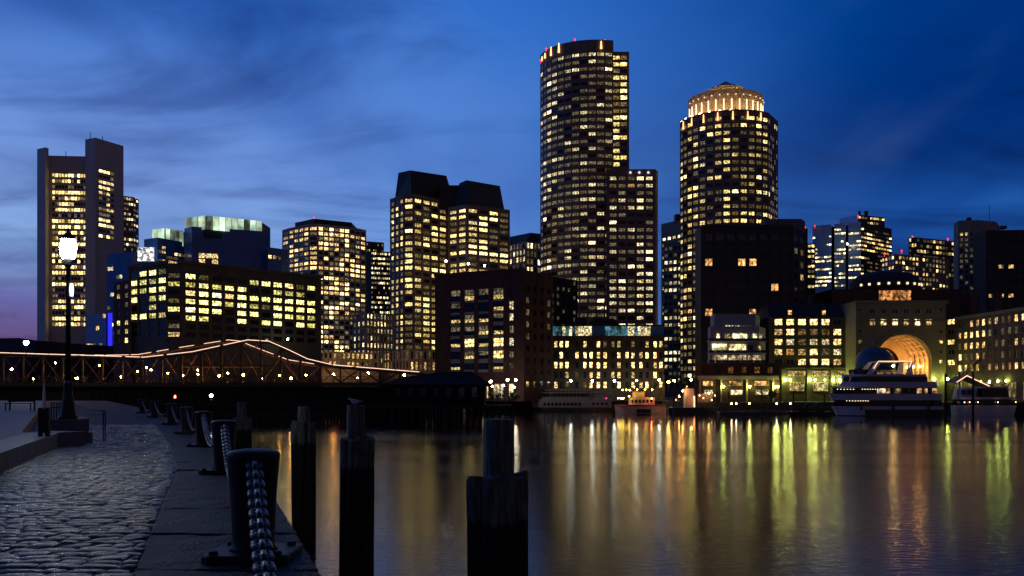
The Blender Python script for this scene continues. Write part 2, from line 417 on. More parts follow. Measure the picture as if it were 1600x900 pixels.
WATER = wm
m_ = MB(); m_.face([(-9000, -500, 0), (9000, -500, 0), (9000, 12000, 0), (-9000, 12000, 0)])
tag(m_.build('water', WATER), kind='structure')
GROUND = mat('city_ground', (0.05, 0.048, 0.045), 0.8, 0, 0.3, 0.05)
m_ = MB(); m_.prism([(-4000, 283), (-15, 283), (-13, 320), (50, 320), (52, 270), (4000, 270), (6000, 11000), (-6000, 11000)], -3.0, 3.2)
tag(m_.build('ground', GROUND), kind='structure')

# ------------------------------------------------------------------ near quay
QZ = H - 1.55                               # top of the quay
def Q(px, py, z=0.0):                       # a point of the quay surface (or z above it) seen at a pixel
    Y = (1.55 - z) * F / (py - HOR); return Vector((xpix(px, Y), Y, QZ + z))
BOL = [Q(396, 870), Q(350, 738), Q(317.5, 697.5), Q(291.5, 677), Q(268, 662.5), Q(241, 651.5), Q(222, 645)]
BOL0 = Vector((0.35, -0.4, QZ))
EDGE = [Vector((1.9, -3.0, 0)), Vector((-1.59, 8.1, 0))] + [Vector((p.x + 0.62, p.y + 0.2, 0)) for p in BOL[1:]] + [Vector((-41, 105, 0)), Vector((-78, 184, 0))]
quay_m = mat('quay_paving', (0.02, 0.02, 0.022), 0.6, 0, 0.35, 0.8, 0.5, 14, 0.12)
m_ = MB(); m_.prism([(p.x, p.y) for p in EDGE] + [(-400, 184), (-400, -8), (1.9, -8)], -3.0, QZ - 0.045)
quay = tag(m_.build('quay', quay_m), kind='structure')
def edge_x(Y, off=0.0):
    for a, c in zip(EDGE, EDGE[1:]):
        if a.y <= Y <= c.y: return a.x + (c.x - a.x) * (Y - a.y) / (c.y - a.y) - off
    return EDGE[-1].x
# granite coping slabs along the edge, two wide
GRAN = mat('rough_granite', (0.026, 0.026, 0.028), 0.55, 0, 0.65, 1.1, 0.9, 20, 0.13)
cr = random.Random(3); SLABS = []
for off0, off1, ln in ((0.0, 1.62, 2.6),):
    Y = -2.5 + cr.random()
    while Y < 72:
        L = ln * cr.uniform(0.75, 1.3) * (1 if Y < 40 else 2.5); Y1 = Y + L
        g = 0.004; dz = cr.uniform(-0.012, 0.010); nu, nv = (13, 18) if 5 < Y < 30 else (1, 1)
        b = MB(); top = []; ph = [cr.uniform(0, 6.28) for _ in range(8)]
        cxm, cym = (edge_x(Y, .8) + edge_x(Y1, .8)) / 2, (Y + Y1) / 2
        for a_ in range(nv + 1):
            for c_ in range(nu + 1):
                fa_ = a_ / nv if nu == 1 else min(1, max(0, (a_ - .8) / (nv - 1.6))); fc_ = c_ / nu if nu == 1 else min(1, max(0, (c_ - .8) / (nu - 1.6)))
                yy = Y + g + (Y1 - Y - 2 * g) * fa_; xx = edge_x(yy, off1 - g - (off1 - 2 * g) * fc_)
                rim = (a_ in (0, nv)) or (c_ in (0, nu))
                hz = dz - (.022 if rim else 0) + (0 if nu == 1 else cr.gauss(0, .0035) + .006 * math.sin(3.1 * xx + 2.3 * yy + ph[0]) + .004 * math.sin(7.3 * xx - 5.1 * yy + ph[1]))
                if rim and nu > 1: xx += cr.gauss(0, .008); yy += cr.gauss(0, .008)
                b.v.append((xx, yy, QZ + hz))
        for a_ in range(nv):
            for c_ in range(nu):
                q_ = a_ * (nu + 1) + c_; b.f.append((q_, q_ + 1, q_ + nu + 2, q_ + nu + 1)); b.m.append(0)
        b.prism([(edge_x(Y + g, off1 - g), Y + g), (edge_x(Y + g, g), Y + g), (edge_x(Y1 - g, g), Y1 - g), (edge_x(Y1 - g, off1 - g), Y1 - g)], QZ - 0.3, QZ - 0.04)
        b.build('coping_slab', GRAN, quay, loc=(cxm, cym, QZ), smooth=False); Y = Y1
# cobbled setts in courses
SETT = mat('wet_sett', (0.018, 0.018, 0.020), 0.27, 0, 0.6, 3.0, 0.4, 40, 0.13)
def kerb_x(Y): return -9.76 - 0.352 * (Y - 18.3)
def sett_mesh(b, cx_, cy_, w, dep, hz, tx, ty, ang):
    base = len(b.v); ca, sa = math.cos(ang), math.sin(ang); U = (-1, -0.62, 0.62, 1)
    for v in U:
        for u in U:
            z = hz - 0.010 * (abs(u) > .9) - 0.017 * (abs(v) > .9) + u * tx + v * ty
            su = u * (0.97 if abs(v) > .9 else 1); sv = v * (0.95 if abs(u) > .9 else 1)
            x, y = su * w / 2, sv * dep / 2
            b.v.append((cx_ + x * ca - y * sa, cy_ + x * sa + y * ca, QZ + z))
    for j in range(3):
        for i in range(3):
            q = base + j * 4 + i; b.f.append((q, q + 1, q + 5, q + 4)); b.m.append(0)
sets = []; Y = 6.6; sr = random.Random(11)
while Y < 46:
    dep = sr.uniform(0.20, 0.27); xl, xr = kerb_x(Y) + 0.02, edge_x(max(Y, -2), 1.66); x = xl + sr.uniform(-.2, 0)
    if Y > 27: xl = x = xl - 1.2
    while x < xr - 0.05:
        w = min(sr.uniform(0.20, 0.44), xr - x)
        if w > 0.08: sets.append((x + w / 2, Y + dep / 2 + sr.uniform(-.012, .012), w - 0.018, dep - 0.026, sr.gauss(0.0, 0.004), sr.gauss(0, .005), sr.gauss(0, .006), sr.gauss(0, 0.03)))
        x += w
    Y += dep
def seen(s_):
    px = 800 + s_[0] / s_[1] * F; py = HOR + 1.55 * F / s_[1]
    return px > -10 and py < 905
near = sorted([s_ for s_ in sets if seen(s_)], key=lambda q: q[1])
far_ = near[300:] + [s_ for s_ in sets if not seen(s_)]
for s_ in near[:300]:
    b = MB(); sett_mesh(b, *s_); b.build('sett', SETT, quay, loc=(s_[0], s_[1], QZ), smooth=True)
b = MB()
for s_ in far_: sett_mesh(b, *s_)
b.build('small_setts', SETT, quay, smooth=True)['kind'] = 'stuff'

# raised plaza with granite kerb
PLZ = 0.39
plaza_m = mat('plaza_paving', (0.06, 0.06, 0.064), 0.5, 0, 0.3, 0.7, 0.2, 20, 0.16)
KW = 0.9
m_ = MB(); m_.prism([(kerb_x(4) - KW, 4), (kerb_x(27.6) - KW, 27.6), (-14.6, 28.6), (-66, 136), (-400, 136), (-400, 4)], QZ - 0.2, QZ + PLZ - 0.012)
plaza = tag(m_.build('plaza', plaza_m), kind='structure')
KERB = mat('kerb_granite', (0.16, 0.16, 0.165), 0.6, 0, 0.15, 1.5, 0.2, 25)
Y = 4.0
while Y < 27.3:
    Y1 = min(Y + 3.0, 27.6); g = 0.008
    b = MB(); b.prism([(kerb_x(Y + g), Y + g), (kerb_x(Y1 - g), Y1 - g), (kerb_x(Y1 - g) - KW, Y1 - g), (kerb_x(Y + g) - KW, Y + g)], QZ - 0.2, QZ + PLZ)
    b.build('kerb_stone', KERB, plaza, loc=(kerb_x(Y), Y, QZ)); Y = Y1
b = MB(); b.prism([(kerb_x(27.65), 27.65), (kerb_x(27.65) + 0.42, 28.4), (kerb_x(27.65) - 0.9, 28.9), (kerb_x(27.65) - 0.9, 27.65)], QZ - 0.2, QZ + PLZ + 0.005)
b.build('kerb_end_block', KERB, plaza, loc=(kerb_x(27.6), 28, QZ))
# gap cover between quay and bridge
bank_m = mat('bank', (0.02, 0.02, 0.022), 0.9, 0, 0.3, 0.3)

# ------------------------------------------------------------------ buildings
# 1 aluminium clad tower with two solid end pylons
B = Building('pylon_tower', 'tall pale metal-clad tower with two solid end pylons, farthest left', ALU, seed=2)
vr = B.vol([(133, 218), (149, 215), (193, 228)], 1, 640, 28)
vl = B.vol([(58, 233), (71, 230), (76, 232)], 1, 640, 34)
mid_ = B.vol_xy([(vl['w'][0][0] + 1.0, 648), (vr['w'][0][0] + .5, 651)], zpix(243, 648), 25)
B.fac(mid_, 0, 12, 27, pyt=269, pyb=511, ml=vl['w'][1][0] - vl['w'][0][0] - .6, mr=0, wf=0.82, hf=0.56, lit=0.66, pal='yel', lev=(0.15, 0.4, 0.45), small=True, floorvar=0.35, proud=0.5)
fa, fb = Vector(vr['w'][1]), Vector(vr['w'][2])
def on_face(px):
    k_ = (px - 800) / F; t_ = (k_ * fa.y - fa.x) / ((fb.x - fa.x) - k_ * (fb.y - fa.y)); q_ = fa.lerp(fb, t_); return (q_.x, q_.y - .25)
slot = B.vol_xy([on_face(154), on_face(178)], zpix(258, 645), 1.5, DARKWALL)
B.fac(slot, 0, 4, 13, pyt=262, pyb=372, wf=0.86, hf=0.5, lit=0.5, pal='yel', lev=(0.2, 0.3, 0.5), small=True, proud=0.25, floorvar=0.4)
for px, py, hh in ((141, 207, 6), (160, 213, 6), (103, 236, 5)):
    b = MB(); p = P(px, py, 655); b.tube([(p.x, p.y, p.z - hh), tuple(p)], 0.25, 6); B.part('antenna', b, DARKROOF)
B.finish()
# 2 sliver tower behind it
B = Building('slim_office_tower', 'slim dark tower with small lit windows right behind the pylon tower', BROWNSTONE, seed=3)
v = B.vol([(186, 305), (208, 308), (216, 312)], 1, 820, 20)
B.fac(v, 0, 6, 22, pyb=480, wf=0.75, hf=0.45, lit=0.4, pal='cool', small=True); B.fac(v, 1, 2, 22, pyb=480, wf=0.7, hf=0.45, lit=0.3, pal='cool', small=True)
beacon(B, 212, 309, 815); B.finish()
# 3 blue glass low blocks
B = Building('blue_glass_block', 'dark blue glass block with a vertical blue light strip beside the pylon tower', BLUEGLASS, seed=4)
v = B.vol([(168, 397), (206, 393), (225, 396)], 1, 430, 15)
B.fac(v, 0, 8, 22, pyb=545, wf=0.9, hf=0.8, lit=0.06, pal='cool', dark=BLUEGLASS, proud=0.12, small=True)
v2 = B.vol([(135, 492), (166, 489), (175, 490)], 1, 400, 12)
B.fac(v2, 0, 6, 6, pyb=545, wf=0.88, hf=0.7, lit=0.14, pal='warm', lev=(.5, .5, 0), dark=BLUEGLASS, proud=0.12, small=True)
b = MB(); p0, p1 = P(168.5, 549, 396), P(174.5, 489, 396); b.box((p0.x, 396, p0.z), (p1.x, 396.6, p1.z)); beacon(B, 146.5, 541, 385, .8); B.part('blue_light_strip', b, lamp_mat('blue_strip', (0.03, 0.03, 1.0), 1.1))
B.finish()
# 4 stepped blue glass building with glowing crowns
B = Building('glowing_crown_building', 'stepped dark blue glass building with glowing pale green rooftop crown', BLUEGLASS, seed=5)
v = B.vol([(288, 357), (300, 354), (420, 362)], 1, 380, 25)
B.fac(v, 1, 12, 8, pyt=366, pyb=440, wf=0.9, hf=0.75, lit=0.0, dark=BLUEGLASS, proud=0.1, small=True,
      grid=[[(lit_mat('warm', 1) if (i, j) in ((3, 2), (3, 3), (3, 1), (4, 3), (4, 1)) else False) for j in range(12)] for i in range(8)])
v2 = B.vol([(225, 374), (246, 371), (290, 379)], 1, 375, 25)
B.fac(v2, 1, 7, 4, pyt=382, pyb=410, wf=0.8, hf=0.55, lit=0.6, pal='warm', lev=(.4, .5, .1), dark=BLUEGLASS, proud=0.1)
v3 = B.vol([(418, 386), (440, 389), (450, 391)], 0, 385, 20)
B.fac(v3, 0, 3, 4, pyb=425, wf=0.6, hf=0.5, lit=0.4, pal='warm', lev=(.3, .5, .2), dark=BLUEGLASS, proud=0.1)
CROWN = pane_mat('crown_glass', (0.66, 0.95, 0.70), 0.55, 0.07, True)
for pts, zt0, bot, ncols in (([(290, 341), (322, 337), (409, 346)], 341, 358, 9), ([(239, 359), (258, 357), (286, 361)], 359, 381, 4)):
    zt = H + (HOR - pts[1][1]) * 381 / F; w = pxpoly(pts, zt); zb = zpix(bot, 380)
    yb = max(q[1] for q in w) + 14
    core = MB(); core.prism(w + [(w[-1][0], yb), (w[0][0], yb)], zb - 3, zt - 0.3); B.part('crown_core', core, DARKWALL)
    for (a, c, nc) in ((w[0], w[1], max(2, ncols // 3)), (w[1], w[2], ncols)):
        a, c = Vector(a), Vector(c); L = (c - a).length; u = (c - a) / L
        for i in range(nc):
            g = MB(); g.obox(a, u, L * i / nc + 0.12, L * (i + 1) / nc - 0.12, 0.3, 0.5, zb, zt); B.part('crown_panel', g, CROWN, under='crown_core')
b = MB(); p = P(234, 408, 372); b.box((p.x - 4.3, 371, p.z), (p.x + 1.7, 372, p.z + 5.2)); B.part('sky_lounge_window', b, pane_mat('lounge', (0.9, 0.95, 1.0), 1.2, 0.6))
B.finish()
# 5 long office block with green-yellow windows
B = Building('corner_office_block', 'long olive office block with greenish yellow windows behind the left of the bridge', OLIVE, seed=6)
v = B.vol([(203, 419), (262, 411.6), (282, 411.5), (500, 435)], 1, 300, 22)
T, D_ = True, False
B.fac(v, 0, 4, 8, pyt=424, pyb=529, wf=0.74, hf=0.62, pal='grn', lev=(.08, .3, .62), mull=3, frame=FRAMED, m=OLIVE,
      grid=[[D_, T, T, T], [T, T, T, T], [T, T, T, T], [T, D_, T, T], [D_, D_, T, D_], [T, T, T, T], [D_, D_, D_, D_], [D_, D_, D_, D_]])
B.fac(v, 1, 1, 8, pyt=424, pyb=529, wf=0.9, hf=0.55, lit=0.5, pal='grn', mull=4)
gr = lit_grid(8, 11, 0.9, random.Random(5), 0.1)
gr[5] = [T, T, D_, D_, T, D_, T, T, D_, T, T]; gr[6] = [D_] * 11; gr[7] = [D_] * 11; gr[4] = [T, T, T, D_, T, T, D_, T, T, T, T]
B.fac(v, 2, 11, 8, pyt=424, pyb=529, ml=1.0, mr=1.6, wf=0.72, hf=0.6, pal='grn', lev=(.12, .3, .58), mull=3, grid=gr, frame=FRAMED, m=OLIVE)
gl = [[random.Random(9 + j).random() < .75 for j in range(11)]]
vb = dict(v); B.fac(v, 2, 11, 1, pyt=545, pyb=563, ml=1.0, mr=1.6, wf=0.75, hf=0.7, pal='grn', mull=2, grid=gl, strips=False)
va = B.vol([(180, 441), (205, 437.5)], 1, 309, 18, BRICK); B.fac(va, 0, 2, 7, pyt=443, pyb=540, wf=0.42, hf=0.55, lit=0.5, pal='grn', m=BRICK)
b = MB(); w = v['w']; a, c = Vector(w[2]), Vector(w[3]); u = (c - a).normalized(); b.obox(a, u, -.9, (c - a).length + .9, 0, 0.9, v['zt'] - 0.1, v['zt'] + 0.9)
a2, c2_ = Vector(w[0]), Vector(w[1]); u2 = (c2_ - a2).normalized(); b.obox(a2, u2, -.5, (c2_ - a2).length + .5, 0, 0.9, v['zt'] - 0.12, v['zt'] + 0.88)
B.part('cornice', b, OLIVE)
b = MB(); p = P(449.5, 530, 322); b.lathe([(.05, -.4), (.35, 0), (.05, .4)], p, 8); B.part('floodlight', b, lamp_mat('floodlight', (1.0, 0.93, 0.75), 40)); B.finish()
# 6 cream tower with rounded corner
B = Building('rounded_cream_tower', 'cream stone tower with rounded corner and dense warm windows, dark penthouse on top', CREAM, seed=7)
v = B.vol([(442, 359.5), (452, 356.5), (483, 350.3), (497, 349.8), (546, 354.5), (571, 359.5)], 2, 520, 25)
for sg, nc in ((0, 1), (1, 4), (2, 1), (3, 6), (4, 3)):
    B.fac(v, sg, nc, 26, pyt=None, z1=zpix(353.5, 520), z0=zpix(553, 520), wf=0.74, hf=0.6, lit=0.66, pal='warm', lev=(.15, .4, .45), mull=2, proud=0.3, floorvar=0.28, run=.3)
zt = zpix(341.5, 528); w = pxpoly([(461, 348), (491, 341.5), (549, 347.5)], zt); b = MB(); b.prism(w + [(w[-1][0], 560), (w[0][0], 560)], v['zt'] - 1, zt); B.part('penthouse', b, DARKROOF)
beacon(B, 491, 340, 530, .5)
b = MB(); p = P(534, 543.5, 500); b.lathe([(.05, -.5), (.5, 0), (.05, .5)], p, 8); B.part('floodlight', b, lamp_mat('floodlight', (1.0, 0.93, 0.75), 40)); B.finish()
# 7 dark tower behind
B = Building('banded_dark_tower', 'dark setback tower with thin lit window bands, between the cream and twin-roofed towers', DARKWALL, seed=8)
v = B.vol([(566, 394), (580, 392), (612, 394)], 1, 660, 20); B.fac(v, 1, 12, 22, pyb=560, wf=0.7, hf=0.4, lit=0.62, pal='cool', small=True, floorvar=.35, m=DARKWALL)
v = B.vol([(564, 380), (572, 377), (599, 379)], 1, 668, 18, DARKROOF); B.fac(v, 1, 8, 2, pyb=396, wf=.6, hf=.4, lit=0.3, pal='warm', small=True); B.finish()
# 8 old masonry block
B = Building('old_masonry_block', 'small old stone office block with slim lit windows below the banded tower', STONE, seed=9)
v = B.vol([(552, 492), (572, 488), (614, 491)], 1, 420, 16)
B.fac(v, 0, 3, 7, pyb=568, wf=0.42, hf=0.6, lit=0.5, pal='cool'); B.fac(v, 1, 8, 7, pyb=568, wf=0.42, hf=0.6, lit=0.6, pal='cool')
v = B.vol([(505, 549), (590, 551)], 0, 395, 8, CREAM); B.fac(v, 0, 12, 2, pyb=575, wf=.5, hf=.6, lit=.55, pal='warm', lev=(.3, .6, .1), m=CREAM)
B.finish()
# 9 twin-roofed tower
B = Building('twin_roof_tower', 'brown tower of two joined masses under sloping black mansard roofs', BROWNSTONE, seed=10)
v = B.vol([(611, 311), (632, 304), (646, 303), (710, 316)], 2, 460, 30)
v2 = B.vol([(702, 324), (730, 319.5), (795, 328)], 1, 458, 30)
z1, z0 = zpix(308, 460), zpix(566, 460)
for sg, nc, wf in ((0, 3, .55), (1, 1, .8), (2, 5, .74)):
    B.fac(v, sg, nc, 27, z1=z1, z0=z0, wf=wf, hf=0.58, lit=0.7, pal='yel', lev=(.25, .42, .33), mull=3, proud=0.4)
for sg, nc, wf in ((0, 2, .7), (1, 4, .78)):
    B.fac(v2, sg, nc, 26, z1=zpix(324, 458), z0=zpix(566, 458), wf=wf, hf=0.56, lit=0.7, pal='yel', lev=(.25, .42, .33), mull=3, proud=0.4)
for vv, base, top in ((v, [(617, 311), (643, 303.5), (702, 316)], [(622.5, 270), (641, 266), (697.5, 274.5)]), (v2, [(706, 324), (732, 319.8), (788, 327)], [(718, 286), (729, 281.5), (781, 290.5)])):
    zb = vv['zt'] + .02; zt = zpix(top[1][1], 467); wb = pxpoly([(x, y) for x, y in base], vv['zt']); wt = pxpoly(top, zt)
    yb = max(q[1] for q in wb) + 24
    b = MB(); b.prism(wb + [(wb[-1][0], yb), (wb[0][0], yb)], zb, zt, top=wt + [(wt[-1][0], yb - 4), (wt[0][0], yb - 4)]); B.part('mansard_roof', b, DARKROOF)
b = MB(); p = P(702, 288, 470); b.box((p.x - 5, 472, v['zt'] - 5), (p.x + 8, 490, p.z)); B.part('link_core', b, DARKROOF)
vp = B.vol([(596, 551), (640, 546), (700, 548)], 1, 400, 20, CREAM)
B.fac(vp, 0, 9, 2, pyb=580, wf=.5, hf=.7, lit=.3, pal='warm', lev=(.4, .5, .1), m=CREAM); B.fac(vp, 1, 9, 2, pyb=580, wf=.5, hf=.7, lit=.4, pal='warm', lev=(.4, .5, .1), m=CREAM)
FLOOD = lamp_mat('floodlight', (1.0, 0.93, 0.75), 40)
for px, py in ((697, 408), (732, 412), (757, 415)):
    b = MB(); p = P(px, py, 440); b.lathe([(.05, -.5), (.45, -.3), (.5, .0), (.35, .35), (.05, .5)], p, 10); B.part('floodlight', b, FLOOD)
B.finish()
# 10 cream block behind the tall round tower
B = Building('dark_roofed_cream_block', 'cream block with dark hipped roof and slim windows left of the tallest tower', CREAM, seed=11)
v = B.vol([(772, 389), (822, 377), (850, 380)], 1, 505, 20)
B.fac(v, 0, 10, 5, pyb=440, wf=.5, hf=.68, lit=.55, pal='cool'); B.fac(v, 1, 5, 5, pyb=440, wf=.6, hf=.68, lit=.6, pal='cool')
zt = zpix(363.5, 512); wt = pxpoly([(797, 370), (829, 363.5), (850, 366)], zt); wb = pxpoly([(776, 388.5), (823, 377.5), (850, 381)], v['zt'])
b = MB(); b.prism(wb + [(wb[-1][0], 545), (wb[0][0], 545)], v['zt'] + .02, zt, top=wt + [(wt[-1][0], 540), (wt[0][0], 540)]); B.part('roof', b, DARKROOF); B.finish()
# 12 tallest tower: curved front, flat slab beside it
B = Building('tallest_round_tower', 'tallest tower, dark granite with curved front, red beacons and lit fins at the top', BROWNSTONE, seed=12)
Yc, Rr = 490.0, 26.8; Xc = xpix(925, Yc); zt = zpix(62, Yc - Rr)
N_ = 11; a0, a1 = R(192), R(287); arc = []
for i in range(N_ + 1):
    th = a0 + (a1 - a0) * i / N_; arc.append((Xc + Rr * math.cos(th), Yc + Rr * math.sin(th)))
v = B.vol_xy(arc, zt, 10)
for i in range(N_):
    B.fac(v, i, 1, 40, z1=zpix(79, Yc - Rr), z0=zpix(532, Yc - Rr), wf=0.84, hf=0.47, lit=0.72 if i > 2 else 0.5, pal='cool', lev=(.58, .36, .06), mull=3, proud=0.3, floorvar=.3, frame=FRAMED)
xs = arc[-1][0]; vs = B.vol_xy([(xs - .3, 465.3), (xpix(982, 465.3), 465.3)], zpix(81, 465.3), 34)
B.fac(vs, 0, 2, 17, pyt=85, pyb=262, ml=0.4, mr=0.6, wf=.86, hf=.56, lit=.8, pal='yel', lev=(.35, .45, .2), mull=4, proud=.3)
FIN = lamp_mat('fin_light', (1.0, 0.55, 0.2), 2.2)
for px, y0, y1 in ((847.5, 95, 88), (851.5, 91, 83), (860, 87, 73), (871, 82, 67), (931.5, 76, 64)):
    th = -math.acos(min(1, max(-1, (px - 925) / 82.0))); q = (Xc + (Rr + .45) * math.cos(th), Yc + (Rr + .45) * math.sin(th))
    b = MB(); b.tube([(q[0], q[1], zpix(y0, q[1])), (q[0], q[1], zpix(y1, q[1]))], [.55, .25], 8); B.part('lit_fin', b, FIN)
for px, py in ((845, 94), (853.5, 76), (898, 61.5), (945.5, 62.5)): beacon(B, px, py, 475, .6)
B.finish()
B = Building('granite_wing_tower', 'lower square brown granite tower with five window columns, joined to tallest tower', BROWNSTONE, seed=13)
v = B.vol([(948, 264.5), (1023, 264.5), (1028, 267)], 0, 455, 22)
B.fac(v, 0, 5, 23, pyt=273, pyb=537, ml=.8, mr=.4, wf=.74, hf=.48, lit=.72, pal='cool', lev=(.42, .45, .13), mull=3, proud=.35)
for px in (985, 999, 1013):
    b = MB(); p = P(px, 269.5, 454.4); b.box((p.x - .35, 454.2, p.z - .35), (p.x + .35, 454.6, p.z + .35)); B.part('roof_light', b, lamp_mat('cool_dot', (.8, .85, 1), 2))
B.finish()
# 14 cream slab between
B = Building('cream_slab', 'narrow cream slab with lit windows seen between the two round towers', STONE, seed=14)
v = B.vol([(1034.5, 350), (1066, 343)], 1, 570, 24); B.fac(v, 0, 4, 24, pyt=370, pyb=600, wf=.62, hf=.45, lit=.6, pal='cool')
v = B.vol([(1037.5, 380), (1066, 377)], 1, 555, 10); B.fac(v, 0, 4, 20, pyt=384, pyb=600, wf=.66, hf=.45, lit=.62, pal='cool')
b = MB(); p = P(1060, 335, 575); b.box((p.x - 2, 574, p.z - 6), (p.x + 4, 580, p.z)); B.part('roof_hut', b, DARKROOF); B.finish()
# 15 crowned round tower
B = Building('crowned_round_tower', 'dark round tower topped by floodlit golden drum and cone roof', BROWNSTONE, seed=15)
Yc, Rr = 470.0, 23.6; Xc = xpix(1137.5, Yc); zt = zpix(171, Yc - Rr)
N_ = 13; a0, a1 = R(185), R(308); arc = []
for i in range(N_ + 1):
    th = a0 + (a1 - a0) * i / N_; arc.append((Xc + Rr * math.cos(th), Yc + Rr * math.sin(th)))
arc.append((xpix(1214.5, 466), 466.0))
v = B.vol_xy(arc, zt, 30)
for i in range(N_):
    B.fac(v, i, 1, 36, z1=zpix(178, Yc - Rr), z0=zpix(592, Yc - Rr), wf=0.74, hf=0.5, lit=0.72, pal='yel', lev=(.46, .42, .12), mull=2, proud=0.3, floorvar=.25)
B.fac(v, N_, 5, 36, z1=zpix(178, Yc - Rr), z0=zpix(592, Yc - Rr), wf=0.6, hf=0.6, lit=0.12, pal='cool', lev=(.7, .3, 0), proud=0.3)
# crown drum, its fins and cone
GOLD = mat('floodlit_stone', (0.45, 0.34, 0.22), 0.7, 0, 0.12, 0.2)
Rc = 17.6; zc0, zc1 = zt, zpix(140, Yc - Rc); cx0 = xpix(1133.5, Yc)
b = MB(); b.lathe([(Rc, zc0), (Rc, zc1 - 4.4), (Rc + .35, zc1 - 4.4), (Rc + .35, zc1 + .5), (Rc - .3, zc1 + .5), (Rc - .3, zc1)], (cx0, Yc, 0), 48); B.part('crown_drum', b, GOLD)
CF = lamp_mat('crown_fin_light', (1.0, 0.80, 0.50), 1.7)
for i in range(30):
    th = R(180) + R(180) * (i + .5) / 30
    q = (cx0 + (Rc + .2) * math.cos(th), Yc + (Rc + .2) * math.sin(th))
    if i % 2 == 0:
        b = MB(); b.tube([(q[0], q[1], zc0 + .4), (q[0], q[1], zpix(153.5, Yc - Rc))], [.36, .28], 6); B.part('crown_fin', b, CF, under='crown_drum')
    else:
        b = MB(); q = (cx0 + (Rc + .5) * math.cos(th), Yc + (Rc + .5) * math.sin(th)); b.box((q[0] - .3, q[1] - .2, zc1 - 2.4), (q[0] + .3, q[1] + .2, zc1 - 1.9)); B.part('crown_lamp', b, lamp_mat('crown_dot', (1, .8, .5), 1.0), under='crown_drum')
b = MB(); b.lathe([(10.2, zc1 + .05), (9.3, zc1 + 5.0), (4.2, zpix(131.4, Yc - 3)), (.3, zpix(127.5, Yc))], (cx0, Yc, 0), 16); B.part('cone_roof', b, GOLD)
for i in range(16):
    th = R(360) * i / 16
    b = MB(); b.lathe([(.1, -.3), (.35, 0), (.1, .3)], (cx0 + 14.2 * math.cos(th), Yc + 14.2 * math.sin(th), zc1 + .2), 8); B.part('roof_uplight', b, lamp_mat('crown_up', (1, .68, .3), 160), under='cone_roof')
for i in range(14):
    th = R(180) + R(180) * (i + .5) / 14; rr0 = Rc + 3.9
    b = MB(); b.lathe([(.3, -.3), (.9, 0), (.3, .3)], (cx0 + rr0 * math.cos(th), Yc + rr0 * math.sin(th), zc0 + .35), 8); B.part('ledge_floodlight', b, lamp_mat('crown_flood', (1, .62, .26), 42), under='crown_drum')
for i in range(7):
    th = R(196) + R(100) * i / 6; q = (Xc + (Rr + .4) * math.cos(th), Yc + (Rr + .4) * math.sin(th))
    b = MB(); b.tube([(q[0], q[1], zt - 4.6), (q[0], q[1], zt - .8)], [.45, .2], 6); B.part('lit_fin', b, FIN)
B.finish()
# 16 dark waterfront block
B = Building('dark_terrace_block', 'large unlit dark block in front of the crowned tower with a few orange windows', DARKWALL, seed=16)
v = B.vol([(1086, 360), (1096, 355.5), (1238, 355.5), (1257, 363)], 1, 330, 25)
MUR = mat('dull_panel', (.16, .15, .15), .8, 0, .5, .8)
g = [[False] * 8 for _ in range(7)]
am = pane_mat('orange_room', (1.0, .50, .16), .9, .9)
g[2][0] = am; g[2][3] = am; g[2][4] = am; g[4][6] = am; g[1][4] = False; g[6][0] = am; g[6][4] = am
g[0] = [MUR] * 7 + [False]
B.fac(v, 1, 8, 7, pyt=361, pyb=498, ml=.6, mr=.4, wf=.66, hf=.58, grid=g, mull=2, proud=.25)
B.fac(v, 2, 2, 7, z1=zpix(361, 330), z0=zpix(498, 330), wf=.5, hf=.5, lit=.1, pal='warm', lev=(.5, .5, 0), proud=.25)
b = MB(); w = v['w']; b.box((w[1][0], w[1][1] - .6, v['zt'] - .3), (w[2][0], w[1][1] + 3, v['zt'] + .9)); B.part('cornice', b, DARKROOF); B.finish()
B = Building('blank_grey_block', 'plain grey concrete block with no windows behind the dark terrace block', mat('grey_panel', (.16, .16, .18), .8), seed=17)
v = B.vol([(1186, 352), (1190, 345), (1196, 342), (1252, 342), (1258, 346)], 3, 400, 20)
b = MB(); p = P(1258, 372, 415); b.box((p.x - 1.5, 414, p.z - 40), (p.x + .8, 418, p.z + 4)); B.part('stair_shaft', b, DARKWALL); beacon(B, 1258, 355, 416, .45); B.finish()
# 17 sliver
B = Building('lit_sliver_block', 'narrow dark block of small lit windows left of the blue glass tower', DARKWALL, seed=18)
v = B.vol([(1256, 381), (1273, 380.5)], 1, 560, 20); B.fac(v, 0, 3, 9, pyb=452, wf=.7, hf=.5, lit=.7, pal='yel', small=True); B.finish()
# 18 blue glass tower
BG2 = mat('steel_blue_glass', (0.36, 0.62, 0.95), 0.25, 0.0, 0.15, 0.2)
B = Building('blue_glass_tower', 'blue glass tower with streaks of lit floors and a taller dark rear block', BG2, seed=19)
v = B.vol([(1270, 353), (1299, 350.6)], 1, 625, 30); B.fac(v, 0, 8, 15, pyt=356, pyb=450, wf=.92, hf=.38, lit=.42, pal='cool', lev=(.2, .4, .4), dark=BG2, small=True, proud=.12, floorvar=.4)
v = B.vol([(1304, 350.2), (1321, 349)], 1, 622, 30); B.fac(v, 0, 5, 15, pyt=356, pyb=450, wf=.92, hf=.38, lit=.42, pal='cool', lev=(.2, .4, .4), dark=BG2, small=True, proud=.12, floorvar=.4)
v = B.vol([(1326, 348.6), (1345, 347), (1393, 357.5)], 1, 618, 30); B.fac(v, 0, 6, 15, pyt=356, pyb=450, wf=.92, hf=.38, lit=.42, pal='cool', lev=(.2, .4, .4), dark=BG2, small=True, proud=.12, floorvar=.4)
DV = DARKWALL
